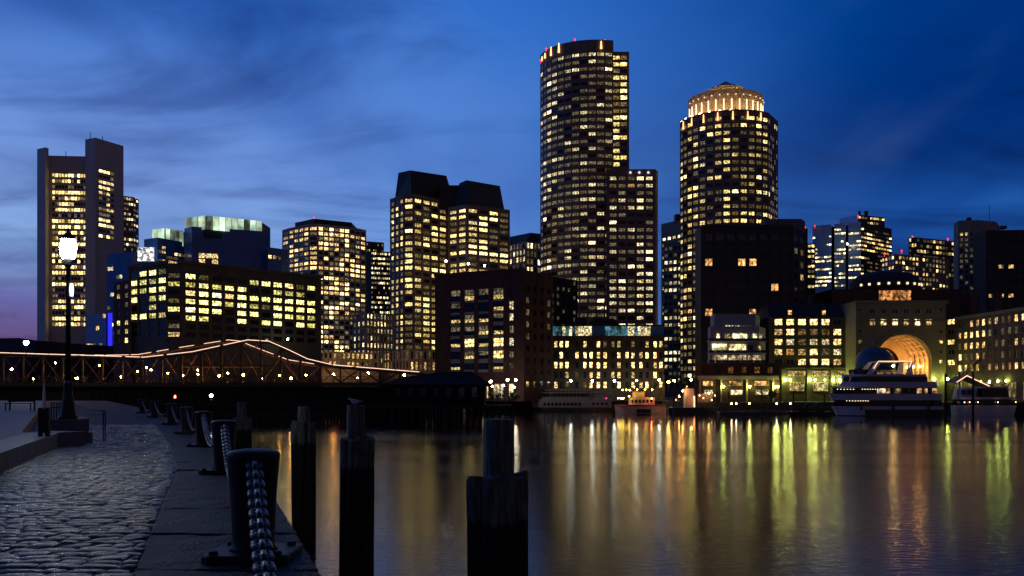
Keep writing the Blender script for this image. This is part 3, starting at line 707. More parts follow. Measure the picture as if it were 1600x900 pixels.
B.fac(v, 1, 11, 15, pyt=354, pyb=450, wf=.85, hf=.4, lit=.5, pal='warm', lev=(.2, .45, .35), small=True, proud=.12, floorvar=.4, m=DV)
v = B.vol([(1299, 354), (1326, 352)], 1, 640, 20, DV)
v = B.vol([(1312, 342), (1341, 335.5), (1382, 340)], 1, 632, 20); B.fac(v, 1, 9, 3, pyb=358, wf=.8, hf=.4, lit=.6, pal='warm', lev=(.5, .4, .1), small=True, m=DV, proud=.12)
for px, py in ((1341, 338),): beacon(B, px, py, 628, 1.0)
beacon(B, 1273, 353, 624, .8)
for px in (1343, 1352, 1355):
    b = MB(); p = P(px, 330, 634); b.tube([(p.x, p.y, p.z - 4), tuple(p)], [.5, .9], 6); B.part('roof_dish', b, DARKROOF)
b = MB(); p = P(1324, 381, 612); b.lathe([(.05, -.6), (.6, 0), (.05, .6)], p, 8); B.part('floodlight', b, FLOOD); B.finish()
# 19 brown pair
B = Building('speckled_brown_block', 'brown stone block speckled with warm windows right of the blue glass tower', STONE, seed=20)
v = B.vol([(1378, 402), (1398, 396.5), (1456, 402), (1482, 406)], 1, 545, 20)
for sg, nc in ((0, 4), (1, 11), (2, 5)): B.fac(v, sg, nc, 7, z1=zpix(398, 545), z0=zpix(452, 545), wf=.6, hf=.55, lit=.55, pal='warm', lev=(.3, .4, .3), small=True, proud=.25)
beacon(B, 1409, 392, 546, .9); beacon(B, 1382, 397, 548, .9); B.finish()
B = Building('dark_penthouse_block', 'dark block with two red roof beacons behind the speckled brown block', DARKWALL, seed=21)
v = B.vol([(1420, 371), (1432, 371), (1491, 377)], 1, 600, 20)
B.fac(v, 0, 3, 6, pyb=420, wf=.6, hf=.6, lit=.1, small=True, proud=.2); B.fac(v, 1, 12, 7, pyb=430, wf=.75, hf=.5, lit=.3, pal='yel', small=True, proud=.2, floorvar=.4)
beacon(B, 1426, 370, 602, .9); beacon(B, 1481, 373.5, 604, .9); B.finish()
# 20 concrete apartment towers far right
B = Building('rounded_top_tower', 'plain concrete tower with rounded roof corners near the right edge', CONC, seed=22)
v = B.vol([(1490, 356), (1491, 349), (1498, 345), (1530, 344), (1556, 346), (1561, 352)], 3, 440, 16)
B.fac(v, 2, 4, 14, pyt=362, pyb=480, wf=.55, hf=.55, lit=.04, proud=.3); b = MB(); p = P(1514, 341, 446); b.lathe([(1, -3), (1.3, -.5), (.8, .3), (.1, .5)], p, 10); B.part('roof_tank', b, DARKROOF)
b = MB(); p = P(1546, 321, 446); b.tube([(p.x, p.y, p.z - 9), tuple(p)], .12, 6); B.part('antenna', b, DARKROOF); B.finish()
B = Building('dark_apartment_tower', 'nearly black apartment tower at the right edge with few warm windows', DARKWALL, seed=23)
v = B.vol([(1521, 366), (1541, 360), (1680, 358)], 1, 400, 20)
g = [[False] * 9 for _ in range(8)]
w1 = pane_mat('amber_room', (1.0, .62, .25), .75, .8)
g[3][1] = g[3][2] = w1; g[6][0] = g[6][1] = g[6][2] = w1; g[3][5] = g[1][6] = w1
B.fac(v, 1, 9, 8, pyt=364, pyb=485, wf=.55, hf=.4, grid=g, proud=.3); b = MB(); p = P(1568, 357, 402); b.box((p.x - 1.2, 402, p.z), (p.x + 1.5, 405, p.z + 1.2)); B.part('roof_vent', b, DARKROOF); B.finish()

# ------------------------------------------------------------------ front row
# 11 brick warehouse with tall window bays
B = Building('brick_warehouse', 'dark red brick warehouse with four columns of tall window bays', DARKBRICK, seed=30)
v = B.vol([(682, 431), (818, 421.5), (862, 430)], 1, 300, 18)
vq = B.vol([(858, 432), (901, 438)], 0, 348, 12, DARKWALL)
a, c = Vector(v['w'][0]), Vector(v['w'][1]); L = (c - a).length; u = (c - a) / L; nn = Vector((u.y, -u.x)); rz = math.atan2(u.y, u.x)
fx = lambda px: (px - 682) / 136.0 * L
k = B.mk(DARKBRICK); kc = B.mk(CONC)
bays = [(706, 721.5), (728, 743.5), (750, 765.5), (773, 788.5)]
rowsy = [(449, 467), (470, 485), (489, 502), (508, 522), (527.5, 541), (547.5, 560), (566.5, 577)]
edges = [682] + [x for bb in bays for x in bb] + [797, 804] + [818]
zt = v['zt']; zr = [(zpix(y1, 303), zpix(y0, 303)) for y0, y1 in rowsy]
for i in range(0, len(edges), 2):
    if i == len(edges) - 1: break
    B.wall.obox(a, u, fx(edges[i]) - (.34 if i == 0 else 0), fx(edges[i + 1]) + (.34 if edges[i + 1] == 818 else 0), 0, .45, v['zb'], zt, k)
B.wall.obox(a, u, 0, L, 0, .38, zr[0][1], zt + .02, k)
for i in range(len(zr)):
    lo = zr[i + 1][1] if i + 1 < len(zr) else zr[i][0] - .8
    for x0_, x1_ in bays: B.wall.obox(a, u, fx(x0_), fx(x1_), 0, .36, lo, zr[i][0], kc)
    B.wall.obox(a, u, fx(797), fx(804), 0, .37, lo - (0 if i + 1 < len(zr) else 0), zr[i][0], k)
B.wall.obox(a, u, 0, L, 0, .36, v['zb'] + 6.2, zr[-1][0] - .8, k)
wr = random.Random(4)
litmap = [[0, 1, 0, 1], [0, 0, 0, 1], [1, 1, 1, 0], [0, 0, 1, 1], [1, 2, 1, 2], [0, 1, 0, 2], [1, 0, 0, 1]]
for i, (z0, z1) in enumerate(zr):
    for j, (x0_, x1_) in enumerate(bays):
        w_ = fx(x1_) - fx(x0_); q = a + u * (fx(x0_) + w_ / 2) + nn * .08
        lm = litmap[i][j]
        # two panes: upper and lower sash, lit separately as in the rooms behind
        hh = z1 - z0
        up = lit_mat('yel', 2) if lm == 2 else (lit_mat('cool', 0) if wr.random() < .4 else DARKGLASS); lo = lit_mat('yel', 2 if lm == 2 else 1) if lm else DARKGLASS
        B.win((q.x, q.y, z0 + hh * .72), rz, w_, hh * .54, up, FRAMED, 3); B.win((q.x, q.y, z0 + hh * .22), rz, w_, hh * .43, lo, FRAMED, 3)
    q = a + u * fx(800.5) + nn * .08; B.win((q.x, q.y, (z0 + z1) / 2), rz, fx(804) - fx(797), (z1 - z0) * .9, lit_mat('cool', 1) if i in (1, 2, 4) else (lit_mat('cool', 0) if i > 0 else DARKGLASS), FRAMED, 2, 2)
# lit shopfront at street level
for i in range(6):
    x0_, x1_ = 752 + i * 10.6, 761.5 + i * 10.6; q = a + u * fx((x0_ + x1_) / 2) + nn * .12
    B.win((q.x, q.y, v['zb'] + 3.2), rz, fx(x1_) - fx(x0_), 4.6, pane_mat('shopfront', (1.0, .82, .5), 1.2, .5), FRAMED, 2, 2)
B.fac(v, 1, 4, 9, z1=zpix(440, 300), z0=zpix(610, 300), wf=.42, hf=.52, proud=.3, grid=[[(lit_mat('cool', 0) if (j in (0, 3) and i in (1, 2, 3, 4) and wr.random() < .7) else (lit_mat('cool', 1) if (j == 0 and i in (2, 3)) else False)) for j in range(4)] for i in range(9)])
B.fac(vq, 0, 5, 8, pyb=525, wf=.4, hf=.5, lit=.08, pal='cool', lev=(.8, .2, 0), m=DARKWALL, proud=.25)
b = MB(); b.obox(a, u, -.5, L + .6, 0, .8, zt - .5, zt + .5); B.part('parapet', b, DARKBRICK); B.finish()
WHARFB = mat('wharf_brick', (.075, .052, .035), .9, 0, .2, .4)
# 24 brick wharf building with a glass top storey
B = Building('glass_topped_wharf_building', 'five storey wharf building with paired windows and glass penthouse behind white lamps', WHARFB, seed=31)
v = B.vol([(862, 525), (1038, 525)], 0, 330, 14)
cols = [868.5, 877, 886, 901.5, 914, 923.5, 935, 945.5, 957.5, 967, 979.5, 989, 1001.5, 1011, 1023.5, 1032.5]
a = Vector(v['w'][0]); u = Vector((1, 0)); fx = lambda px: (px - 862) / F * 330
k = B.mk(WHARFB); edges = [862] + [e for c_ in cols for e in (c_ - 2.7, c_ + 2.7)] + [1038]
for i in range(0, len(edges), 2): B.wall.obox(a, u, fx(edges[i]), fx(edges[i + 1]), 0, .4, v['zb'], v['zt'], k)
ry = [538, 555, 570.5, 586, 601.5]; last = v['zt']
for i, y in enumerate(ry):
    B.wall.obox(a, u, 0.05, fx(1038) - .05, 0, .34, zpix(y - 5, 330), last, k); last = zpix(y + 5, 330)
B.wall.obox(a, u, .05, fx(1038) - .05, 0, .34, v['zb'], last, k)
wr = random.Random(12)
for i, y in enumerate(ry):
    for j, cpx in enumerate(cols):
        p_ = (.62, .55, .62, .6, .45)[i]; on = wr.random() < p_
        pm = lit_mat('warm' if wr.random() < .6 else 'yel', wr.choice((1, 2, 2))) if on else (lit_mat('warm', 0) if wr.random() < .35 else DARKGLASS)
        B.win((a.x + fx(cpx), 330 - .08, zpix(y, 330)), 0, 5.4 * 330 / F, 10 * 330 / F, pm, FRAMED, 1, 2)
zg0, zg1 = zpix(524, 329), zpix(509.5, 329)
b = MB(); b.box((xpix(864, 330), 331.2, zg0 - .2), (xpix(1036, 330), 344, zg1)); B.part('penthouse_core', b, DARKWALL)
b = MB(); b.box((xpix(862, 330), 329.4, zg1), (xpix(1039, 330), 344.5, zg1 + .5)); B.part('penthouse_roof', b, DARKROOF)
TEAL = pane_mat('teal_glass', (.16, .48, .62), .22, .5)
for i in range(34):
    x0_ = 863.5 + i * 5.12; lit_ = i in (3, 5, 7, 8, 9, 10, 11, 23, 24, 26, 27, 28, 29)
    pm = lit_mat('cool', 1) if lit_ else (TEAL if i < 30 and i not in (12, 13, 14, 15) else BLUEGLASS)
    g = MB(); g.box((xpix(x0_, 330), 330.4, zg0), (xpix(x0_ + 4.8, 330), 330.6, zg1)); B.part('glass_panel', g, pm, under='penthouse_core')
b = MB(); p0, p1 = P(927, 509, 336), P(970, 497.5, 336); b.prism([(p0.x, 336), (p1.x, 336), (p1.x, 342), (p0.x, 342)], zg1 + .5, p1.z, top=[(p0.x + .4, 336.5), (p1.x - 2.5, 336.5), (p1.x - 2.5, 341), (p0.x + .4, 341)]); B.part('roof_plant', b, DARKROOF)
b = MB(); p0, p1 = P(899, 509, 336), P(917, 497, 336); b.box((p0.x, 336, zg1 + .5), (p1.x, 342, p1.z)); B.part('roof_plant', b, DARKWALL)
B.finish()
# 23 pale building with long balconies on a brick base
B = Building('balcony_building', 'grey stepped building with long lit balconies above a brick arcade', mat('pale_panel', (.34, .34, .40), .7, 0, .1, .3), seed=32)
v = B.vol([(1106, 512), (1110, 510), (1186, 510), (1196, 513)], 1, 288, 12); vt = B.vol([(1110, 494), (1116, 490.5), (1180, 490.5), (1187, 494)], 1, 291, 9)
lo = lit_mat('yel', 2); bq = pane_mat('balcony_room', (1., .85, .42), 1.5, .5); bd = pane_mat('balcony_dim', (1., .78, .42), .5, .7)
def flat(B, Y, x0_, x1_, y0, y1, pm, mull=3, frame=FRAMED, off=.12):
    B.win(((xpix((x0_ + x1_) / 2, Y)), Y - off, zpix((y0 + y1) / 2, Y)), 0, (x1_ - x0_) * Y / F, (y1 - y0) * Y / F, pm, frame, mull)
Yb = v['w'][1][1]
for a_ in ((1120, 1123.5, 522, 528, lo, 1), (1132, 1143, 521, 529, bd, 4), (1144, 1167.5, 521, 529.5, bq, 6), (1176, 1183, 521, 528.5, bq, 2), (1186, 1190.5, 521, 531, bd, 1),
           (1112.5, 1136, 537, 551, bq, 3), (1139, 1165.5, 537.5, 549, bq, 4), (1168, 1176, 539, 549, DARKGLASS, 1), (1185, 1189, 540, 548, bq, 1),
           (1112.5, 1136, 554.5, 566.5, bd, 4), (1138, 1166, 554.5, 566.5, bd, 5), (1168, 1189, 554.5, 566.5, bd, 3)): flat(B, Yb, *a_)
for i in range(9): flat(B, vt['w'][1][1], 1134 + i * 4.6, 1136.4 + i * 4.6, 510 - 1.5, 512.5, lit_mat('cool', 1 if i < 5 else 0), 1, None)
for y0 in (533, 551.5, 567):
    b = MB(); b.box((xpix(1105, Yb), Yb - 1.6, zpix(y0 + 1.6, Yb)), (xpix(1196, Yb), Yb - .02, zpix(y0, Yb))); B.part('balcony_slab', b, WHITE)
    for i in range(9):
        g = MB(); x0_ = 1106 + i * 10; g.box((xpix(x0_, Yb), Yb - 1.62, zpix(y0, Yb)), (xpix(x0_ + 9.7, Yb), Yb - 1.57, zpix(y0 - 4.2, Yb))); B.part('balustrade_panel', g, mat('glass_rail', (.05, .06, .08), .15), under='balcony_slab')
vb = B.vol([(1088, 567), (1218, 567)], 0, 276, 16, DARKBRICK)
Yv = 275.9
for i in range(6): flat(B, Yv, 1096 + i * 20.6, 1104.5 + i * 20.6, 573, 583.5, (DARKGLASS, DARKGLASS, lit_mat('amb', 0), lit_mat('amb', 0), lit_mat('amb', 0), lit_mat('amb', 0))[i], 2, FRAMED, .16)
pa = pane_mat('arcade_orange', (1., .5, .16), .85, .8)
for x0_, x1_ in ((1098, 1114), (1139, 1160), (1178.5, 1201)):
    flat(B, Yv, x0_, x1_, 595, 603, pa, 3, FRAMEW, .16); flat(B, Yv, x0_ + 2, x1_, 609, 617, lit_mat('cool', 1), 3, FRAMEW, .16)
b = MB(); Yq = Yv - .5
for x in (1093, 1126, 1166, 1207): b.box((xpix(x, Yq), Yq, 3.2), (xpix(x + 2.5, Yq), Yv - .02, zpix(593, Yq)))
b.box((xpix(1090, Yq), Yq - .05, zpix(593, Yq)), (xpix(1217, Yq), Yv - .02, zpix(587, Yq))); B.part('arcade_frame', b, CREAM)
B.finish()
# 22 hotel with great arch
HOTEL = mat('hotel_brick', (.15, .115, .075), .85, 0, .15, .3); HSTONE = mat('hotel_stone', (.24, .21, .15), .85, 0, .12, .3)
B = Building('hotel_wing', 'brick hotel wing with seven window columns left of the great arch', HOTEL, seed=33)
v = B.vol([(1203, 496), (1337, 496)], 0, 310, 16)
g = [[lit_mat('warm', 2)] * 5 + [False, False], [lit_mat('warm', 1), lit_mat('warm', 2), lit_mat('warm', 0), lit_mat('warm', 0), lit_mat('warm', 0), lit_mat('warm', 2), lit_mat('warm', 2)],
     [lit_mat('warm', 2), lit_mat('cool', 1), lit_mat('warm', 0), lit_mat('cool', 1), lit_mat('cool', 1), lit_mat('warm', 2), False], [lit_mat('warm', 1), lit_mat('amb', 1), lit_mat('warm', 1), lit_mat('warm', 2), lit_mat('cool', 0), lit_mat('cool', 1), lit_mat('cool', 0)],
     [False, False, lit_mat('warm', 2), lit_mat('warm', 2), lit_mat('warm', 2), lit_mat('warm', 1), lit_mat('warm', 1)]]
B.fac(v, 0, 7, 5, pyt=495.5, pyb=573.5, ml=.8, mr=.3, wf=.66, hf=.62, grid=g, mull=2, frame=FRAMEW)
wb_, wt_ = [(xpix(1203, 310), 310), (xpix(1337, 310), 310), (xpix(1337, 310), 328), (xpix(1203, 310), 328)], [(xpix(1205, 310), 315), (xpix(1337, 310), 315), (xpix(1337, 310), 323), (xpix(1205, 310), 323)]
b = MB(); b.prism(wb_, v['zt'] + .02, zpix(474, 315), top=wt_); B.part('mansard_roof', b, DARKROOF)
for px, py in ((1234, 488), (1287, 488)):
    b = MB(); p = P(px, py, 311); b.box((p.x - 1.1, 311, p.z - 1.2), (p.x + 1.1, 315, p.z + 1.6)); B.part('dormer', b, DARKROOF); flat(B, 311, px - 3, px + 3, py - 3.5, py + 4, lit_mat('warm', 1), 2, FRAMEW)
for i, x in enumerate((1231, 1268, 1305)):
    flat(B, 310, x, x + 27, 579.5, 587.5, pane_mat('arcade_upper', (1., .62, .3), .5, 1.2), 6, FRAMEW, .45); flat(B, 310, x + 2, x + 25, 597, 611, (pane_mat('lobby_glow', (1, .8, .35), .5, .8)), 4, FRAMEW, .45)
b = MB(); b.box((xpix(1203, 310), 309.2, zpix(576.5, 310)), (xpix(1337, 310), 309.62, zpix(574.5, 310))); B.part('string_course', b, HSTONE)
for x in (1203.5, 1220, 1260, 1297, 1333):
    b = MB(); b.box((xpix(x, 310), 309.0, 3.2), (xpix(x + 6, 310), 309.6, zpix(577, 310))); B.part('pilaster', b, HSTONE)
B.finish()
# arch pavilion
Ya = 300.0; cxA = xpix(1412, Ya); zsp = zpix(566, Ya); RA = 43.5 * Ya / F
xl, xr_, ztp = xpix(1337.5, Ya), xpix(1478, Ya), zpix(470, Ya)
arch = thing('arch_pavilion', 'stone hotel pavilion with tall glowing coffered archway behind the big yacht', 'building', (cxA, Ya, 3.2))
b = MB(); NA = 28
def ring(r): return [(cxA + r * math.cos(math.pi - math.pi * i / NA), zsp + r * math.sin(math.pi - math.pi * i / NA)) for i in range(NA + 1)]
rg = ring(RA)
for i in range(NA):
    (xa, za), (xb, zb) = rg[i], rg[i + 1]
    b.hexa([(xa, Ya, za), (xb, Ya, zb), (xb, Ya + 1.5, zb), (xa, Ya + 1.5, za), (xa, Ya, ztp - 6.2), (xb, Ya, ztp - 6.2), (xb, Ya + 1.5, ztp - 6.2), (xa, Ya + 1.5, ztp - 6.2)])
b.box((xl, Ya, 3.2), (cxA - RA, Ya + 1.5, ztp - 6.2)); b.box((cxA + RA, Ya, 3.2), (xr_, Ya + 1.5, ztp - 6.2))
b.box((xl, Ya + .01, ztp - 6.2), (xr_, Ya + 1.5, ztp))
b.box((xl + .02, Ya + 1.5, 3.2), (cxA - RA - .5, Ya + 22, ztp - .02)); b.box((cxA + RA + .5, Ya + 1.5, 3.2), (xr_ - .02, Ya + 22, ztp - .02)); b.box((cxA - RA - .5, Ya + 1.5, zsp + RA + .5), (cxA + RA + .5, Ya + 22, ztp - .03))
b.build('wall', HSTONE, arch)
for i in range(NA):                     # voussoirs
    b = MB(); t0, t1 = math.pi - math.pi * (i + .04) / NA, math.pi - math.pi * (i + .96) / NA
    q = [(cxA + r * math.cos(t), zsp + r * math.sin(t)) for t, r in ((t0, RA + .05), (t1, RA + .05), (t1, RA + 1.5), (t0, RA + 1.5))]
    b.hexa([(x, Ya - .35, z) for x, z in q] + [(x, Ya + .1, z) for x, z in q]); b.build('voussoir', HSTONE, arch)
VAULT = mat('vault_plaster', (.62, .50, .34), .8, 0, .08, .5)
b = MB(); rv = ring(RA + .3); Yv0, Yv1 = Ya + 1.5, Ya + 17
for i in range(NA):
    (xa, za), (xb, zb) = rv[i], rv[i + 1]; b.face([(xa, Yv0, za), (xb, Yv0, zb), (xb, Yv1, zb), (xa, Yv1, za)])
for sx in (-1, 1): b.face([(cxA + sx * (RA + .3), Yv0, 3.2), (cxA + sx * (RA + .3), Yv1, 3.2), (cxA + sx * (RA + .3), Yv1, zsp), (cxA + sx * (RA + .3), Yv0, zsp)])
b.build('vault', VAULT, arch)
ri, ro = RA - .25, RA + .28
for j in range(5):                      # transverse ribs
    y0 = Yv0 + .1 + j * 3.6; b = MB()
    for i in range(NA):
        t0, t1 = math.pi - math.pi * i / NA, math.pi - math.pi * (i + 1) / NA
        q = [(cxA + r * math.cos(t), zsp + r * math.sin(t)) for t, r in ((t0, ri), (t1, ri), (t1, ro), (t0, ro))]
        b.hexa([(x, y0, z) for x, z in q] + [(x, y0 + .7, z) for x, z in q])
    for sx in (-1, 1):
        x_ = sorted((cxA + sx * ri, cxA + sx * ro)); b.box((x_[0], y0, 3.2), (x_[1], y0 + .7, zsp))
    b.build('vault_rib', VAULT, arch)
for i in range(0, NA + 1, 2):           # lengthwise coffer bars
    t0 = math.pi - math.pi * i / NA; b = MB(); w_ = .022
    q = [(cxA + r * math.cos(t), zsp + r * math.sin(t)) for t, r in ((t0 + w_, ri + .06), (t0 - w_, ri + .06), (t0 - w_, ro), (t0 + w_, ro))]
    b.hexa([(x, Yv0 + .05, z) for x, z in q] + [(x, Yv1 - .02, z) for x, z in q]); b.build('coffer_bar', VAULT, arch)
# end wall with inner arch
R2 = RA * .62; r2 = ring(R2); b = MB(); zc = zsp - 1.0
for i in range(NA):
    (xa, za), (xb, zb) = r2[i], r2[i + 1]; (xc, z3), (xd, z4) = ring(RA + .2)[i], ring(RA + .2)[i + 1]
    b.face([(xa, Yv1, za), (xb, Yv1, zb), (xd, Yv1, z4), (xc, Yv1, z3)])
for sx in (-1, 1): b.face([(cxA + sx * R2, Yv1, 3.2), (cxA + sx * (RA + .2), Yv1, 3.2), (cxA + sx * (RA + .2), Yv1, zsp), (cxA + sx * R2, Yv1, zsp)])
b.build('end_wall', VAULT, arch)
b = MB()
for i in range(NA):
    (xa, za), (xb, zb) = r2[i], r2[i + 1]; b.face([(cxA, Yv1 + 3, zsp), (xa, Yv1 + 3, za), (xb, Yv1 + 3, zb)])
b.face([(cxA - R2, Yv1 + 3, 3.2), (cxA + R2, Yv1 + 3, 3.2), (cxA + R2, Yv1 + 3, zsp), (cxA - R2, Yv1 + 3, zsp)]); b.build('inner_glazing', pane_mat('inner_glow', (1, .55, .2), .5, .5), arch)
for i in range(9):
    z = zsp - 5 + i * 1.2; hw = math.sqrt(max(.2, R2 * R2 - max(0, z - zsp) ** 2)) - .1
    b = MB(); b.box((cxA - hw, Yv1 + 1.5, z), (cxA + hw, Yv1 + 1.9, z + .45)); b.build('louvre', DARKWALL, arch)
for sx in (-.8, .8):
    for yy in (Yv0 + 3, Yv0 + 8, Yv0 + 13):
        b = MB(); b.lathe([(.1, -.3), (.45, 0), (.1, .3)], (cxA + sx * RA, yy, zsp - 1.2), 10); b.build('uplight', lamp_mat('arch_uplight', (1., .46, .12), 150), arch)
def awin(px, py, w_, h_, pm, nm=2):
    p = P(px, py, Ya); link('window', window_mesh(w_ * Ya / F, h_ * Ya / F, pm, FRAMEW, nm, 1), arch, (p.x, Ya - .06, p.z))
for i, px in enumerate((1363, 1380.5, 1398.5, 1416, 1433.5, 1451)):
    awin(px, 503.5, 8.5, 9.5, lit_mat('warm', (1, 2, 2, 1, 2, 1)[i])); awin(px, 486.5, 8.5, 8, DARKGLASS)
for py, on in ((484, 0), (518, 0), (534, 1), (565, 0), (550, 0)):
    awin(1344, py, 4.5, 5, lit_mat('warm', 1) if on else DARKGLASS, 1); awin(1470, py, 4.5, 5, lit_mat('warm', 2) if (on or py == 565) else DARKGLASS, 1)
b = MB(); b.box((xl - .5, Ya - .7, ztp - .8), (xr_ + .5, Ya - .02, ztp + .1)); b.box((xl - .2, Ya - .4, ztp - 6.5), (xr_ + .2, Ya - .02, ztp - 6.0)); b.build('cornice', HSTONE, arch)
# right hotel wing
B = Building('long_hotel_wing', 'long hotel wing with rows of slim warm windows at the right edge', HOTEL, seed=34)
v = B.vol([(1478, 499.5), (1496, 498), (1680, 471.5)], 1, 300, 16)
B.fac(v, 1, 17, 5, z1=zpix(500.5, 300), z0=zpix(584, 300), ml=.3, mr=.3, wf=.52, hf=.58, lit=.72, pal='warm', lev=(.25, .35, .4), mull=2, frame=FRAMEW, floorvar=.1)
B.fac(v, 0, 1, 5, z1=zpix(494, 300), z0=zpix(574, 300), wf=.6, hf=.5, grid=[[lit_mat('warm', 2)], [False], [lit_mat('warm', 1)], [False], [lit_mat('warm', 2)]], mull=2, frame=FRAMEW)
a, c = Vector(v['w'][1]), Vector(v['w'][2]); u = (c - a).normalized(); nn = Vector((u.y, -u.x)); rz = math.atan2(u.y, u.x); L = (c - a).length
for i in range(8):
    q = a + u * (1.8 + i * L / 8) + nn * .45; B.win((q.x, q.y, 6.4), rz, 3.6, 5.0, pane_mat('arcade_dim', (.9, .8, .3), .16, .8), FRAMEW, 3, 2)
b = MB(); b.obox(a, u, -.2, L, 0, .9, v['zt'] - .4, v['zt'] + .5); B.part('cornice', b, HSTONE); B.finish()
# domed hall behind the pavilion
B = Building('low_domed_hall', 'low dark domed hall with glowing orange lantern box behind the arch pavilion', DARKBRICK, seed=35)
v = B.vol([(1262, 462), (1300, 452), (1500, 452), (1530, 462)], 1, 345, 25)
g = MB(); p = P(1383, 450, 360); rd = 52 * 360 / F; zd = zpix(423, 360)
g.lathe([(rd, v['zt'] - 1), (rd, zpix(438, 350)), (rd * .99, zpix(437, 350)), (rd * .9, zpix(432, 355)), (rd * .7, zpix(427.5, 358)), (rd * .4, zd - .5), (.1, zd)], (p.x, 360, 0), 36); B.part('dome', g, DARKROOF, True)
for i in range(9):
    th = R(270) + R(-62 + i * 15.5); g = MB(); q = (p.x + (rd + .1) * math.cos(th), 360 + (rd + .1) * math.sin(th)); z = zpix(443.5, 350)
    g.box((q[0] - .35, q[1] - .3, z - .4), (q[0] + .35, q[1] + .3, z + .4)); B.part('dome_lamp', g, lamp_mat('dome_dot', (1, .75, .45), 1.4), under='dome')
p0, p1 = P(1373, 474, 343), P(1424, 453, 343); g = MB(); g.box((p0.x, 343.2, p0.z - 1), (p1.x, 346, p1.z + .5)); B.part('lantern_box', g, DARKBRICK)
LB = pane_mat('lantern_room', (1., .42, .14), .55, .8)
for i in range(9):
    for j in range(4): flat(B, 343, 1373.5 + i * 5.6, 1378.7 + i * 5.6, 453.8 + j * 5, 458.4 + j * 5, LB, 1, FRAMED, -.1)
for px in (1521, 1560):
    g = MB(); q = P(px, 470, 345); g.box((q.x - 1.3, 345, q.z - 4), (q.x + 1.3, 347, q.z + 3)); B.part('chimney', g, BRICK)
B.finish()
# blue domed pavilion on the wharf
gz = thing('blue_domed_pavilion', 'blue domed waterfront gazebo with small lantern on top, left of the arch', 'pavilion', (xpix(1366, 282), 282, 3.2))
gx = xpix(1366, 282); s_ = 282 / F
b = MB(); b.lathe([(30 * s_, zpix(578, 282)), (29.5 * s_, zpix(570, 282)), (27.5 * s_, zpix(559, 282)), (22 * s_, zpix(550, 282)), (13 * s_, zpix(544.5, 282)), (4 * s_, zpix(542.5, 282))], (gx, 282, 0), 32); b.build('dome', mat('dome_copper', (.06, .11, .24), .4, .2, .2, 1), gz, smooth=True)
b = MB(); b.lathe([(2.6 * s_, zpix(543, 282)), (2.6 * s_, zpix(535, 282)), (3.4 * s_, zpix(535, 282)), (1.4 * s_, zpix(531, 282)), (.05, zpix(526, 282))], (gx, 282, 0), 12); b.build('lantern', HSTONE, gz)
for i in range(10):
    th = R(36 * i); b = MB(); b.lathe([(.35, 3.2), (.28, zpix(579, 282))], (gx + 27 * s_ * math.cos(th), 282 + 27 * s_ * math.sin(th), 0), 10); b.build('column', HSTONE, gz)
b = MB(); b.lathe([(30.5 * s_, zpix(581, 282)), (30.5 * s_, zpix(577.5, 282))], (gx, 282, 0), 32); b.build('ring_beam', HSTONE, gz)
# low dark sheds at the far left
B = Building('low_dark_sheds', 'long low dark rooftop seen at the far left above the bridge', DARKWALL, seed=36)
v = B.vol([(-60, 531), (0, 528.5), (30, 528), (58, 532), (130, 538), (185, 541)], 2, 330, 14); B.finish()

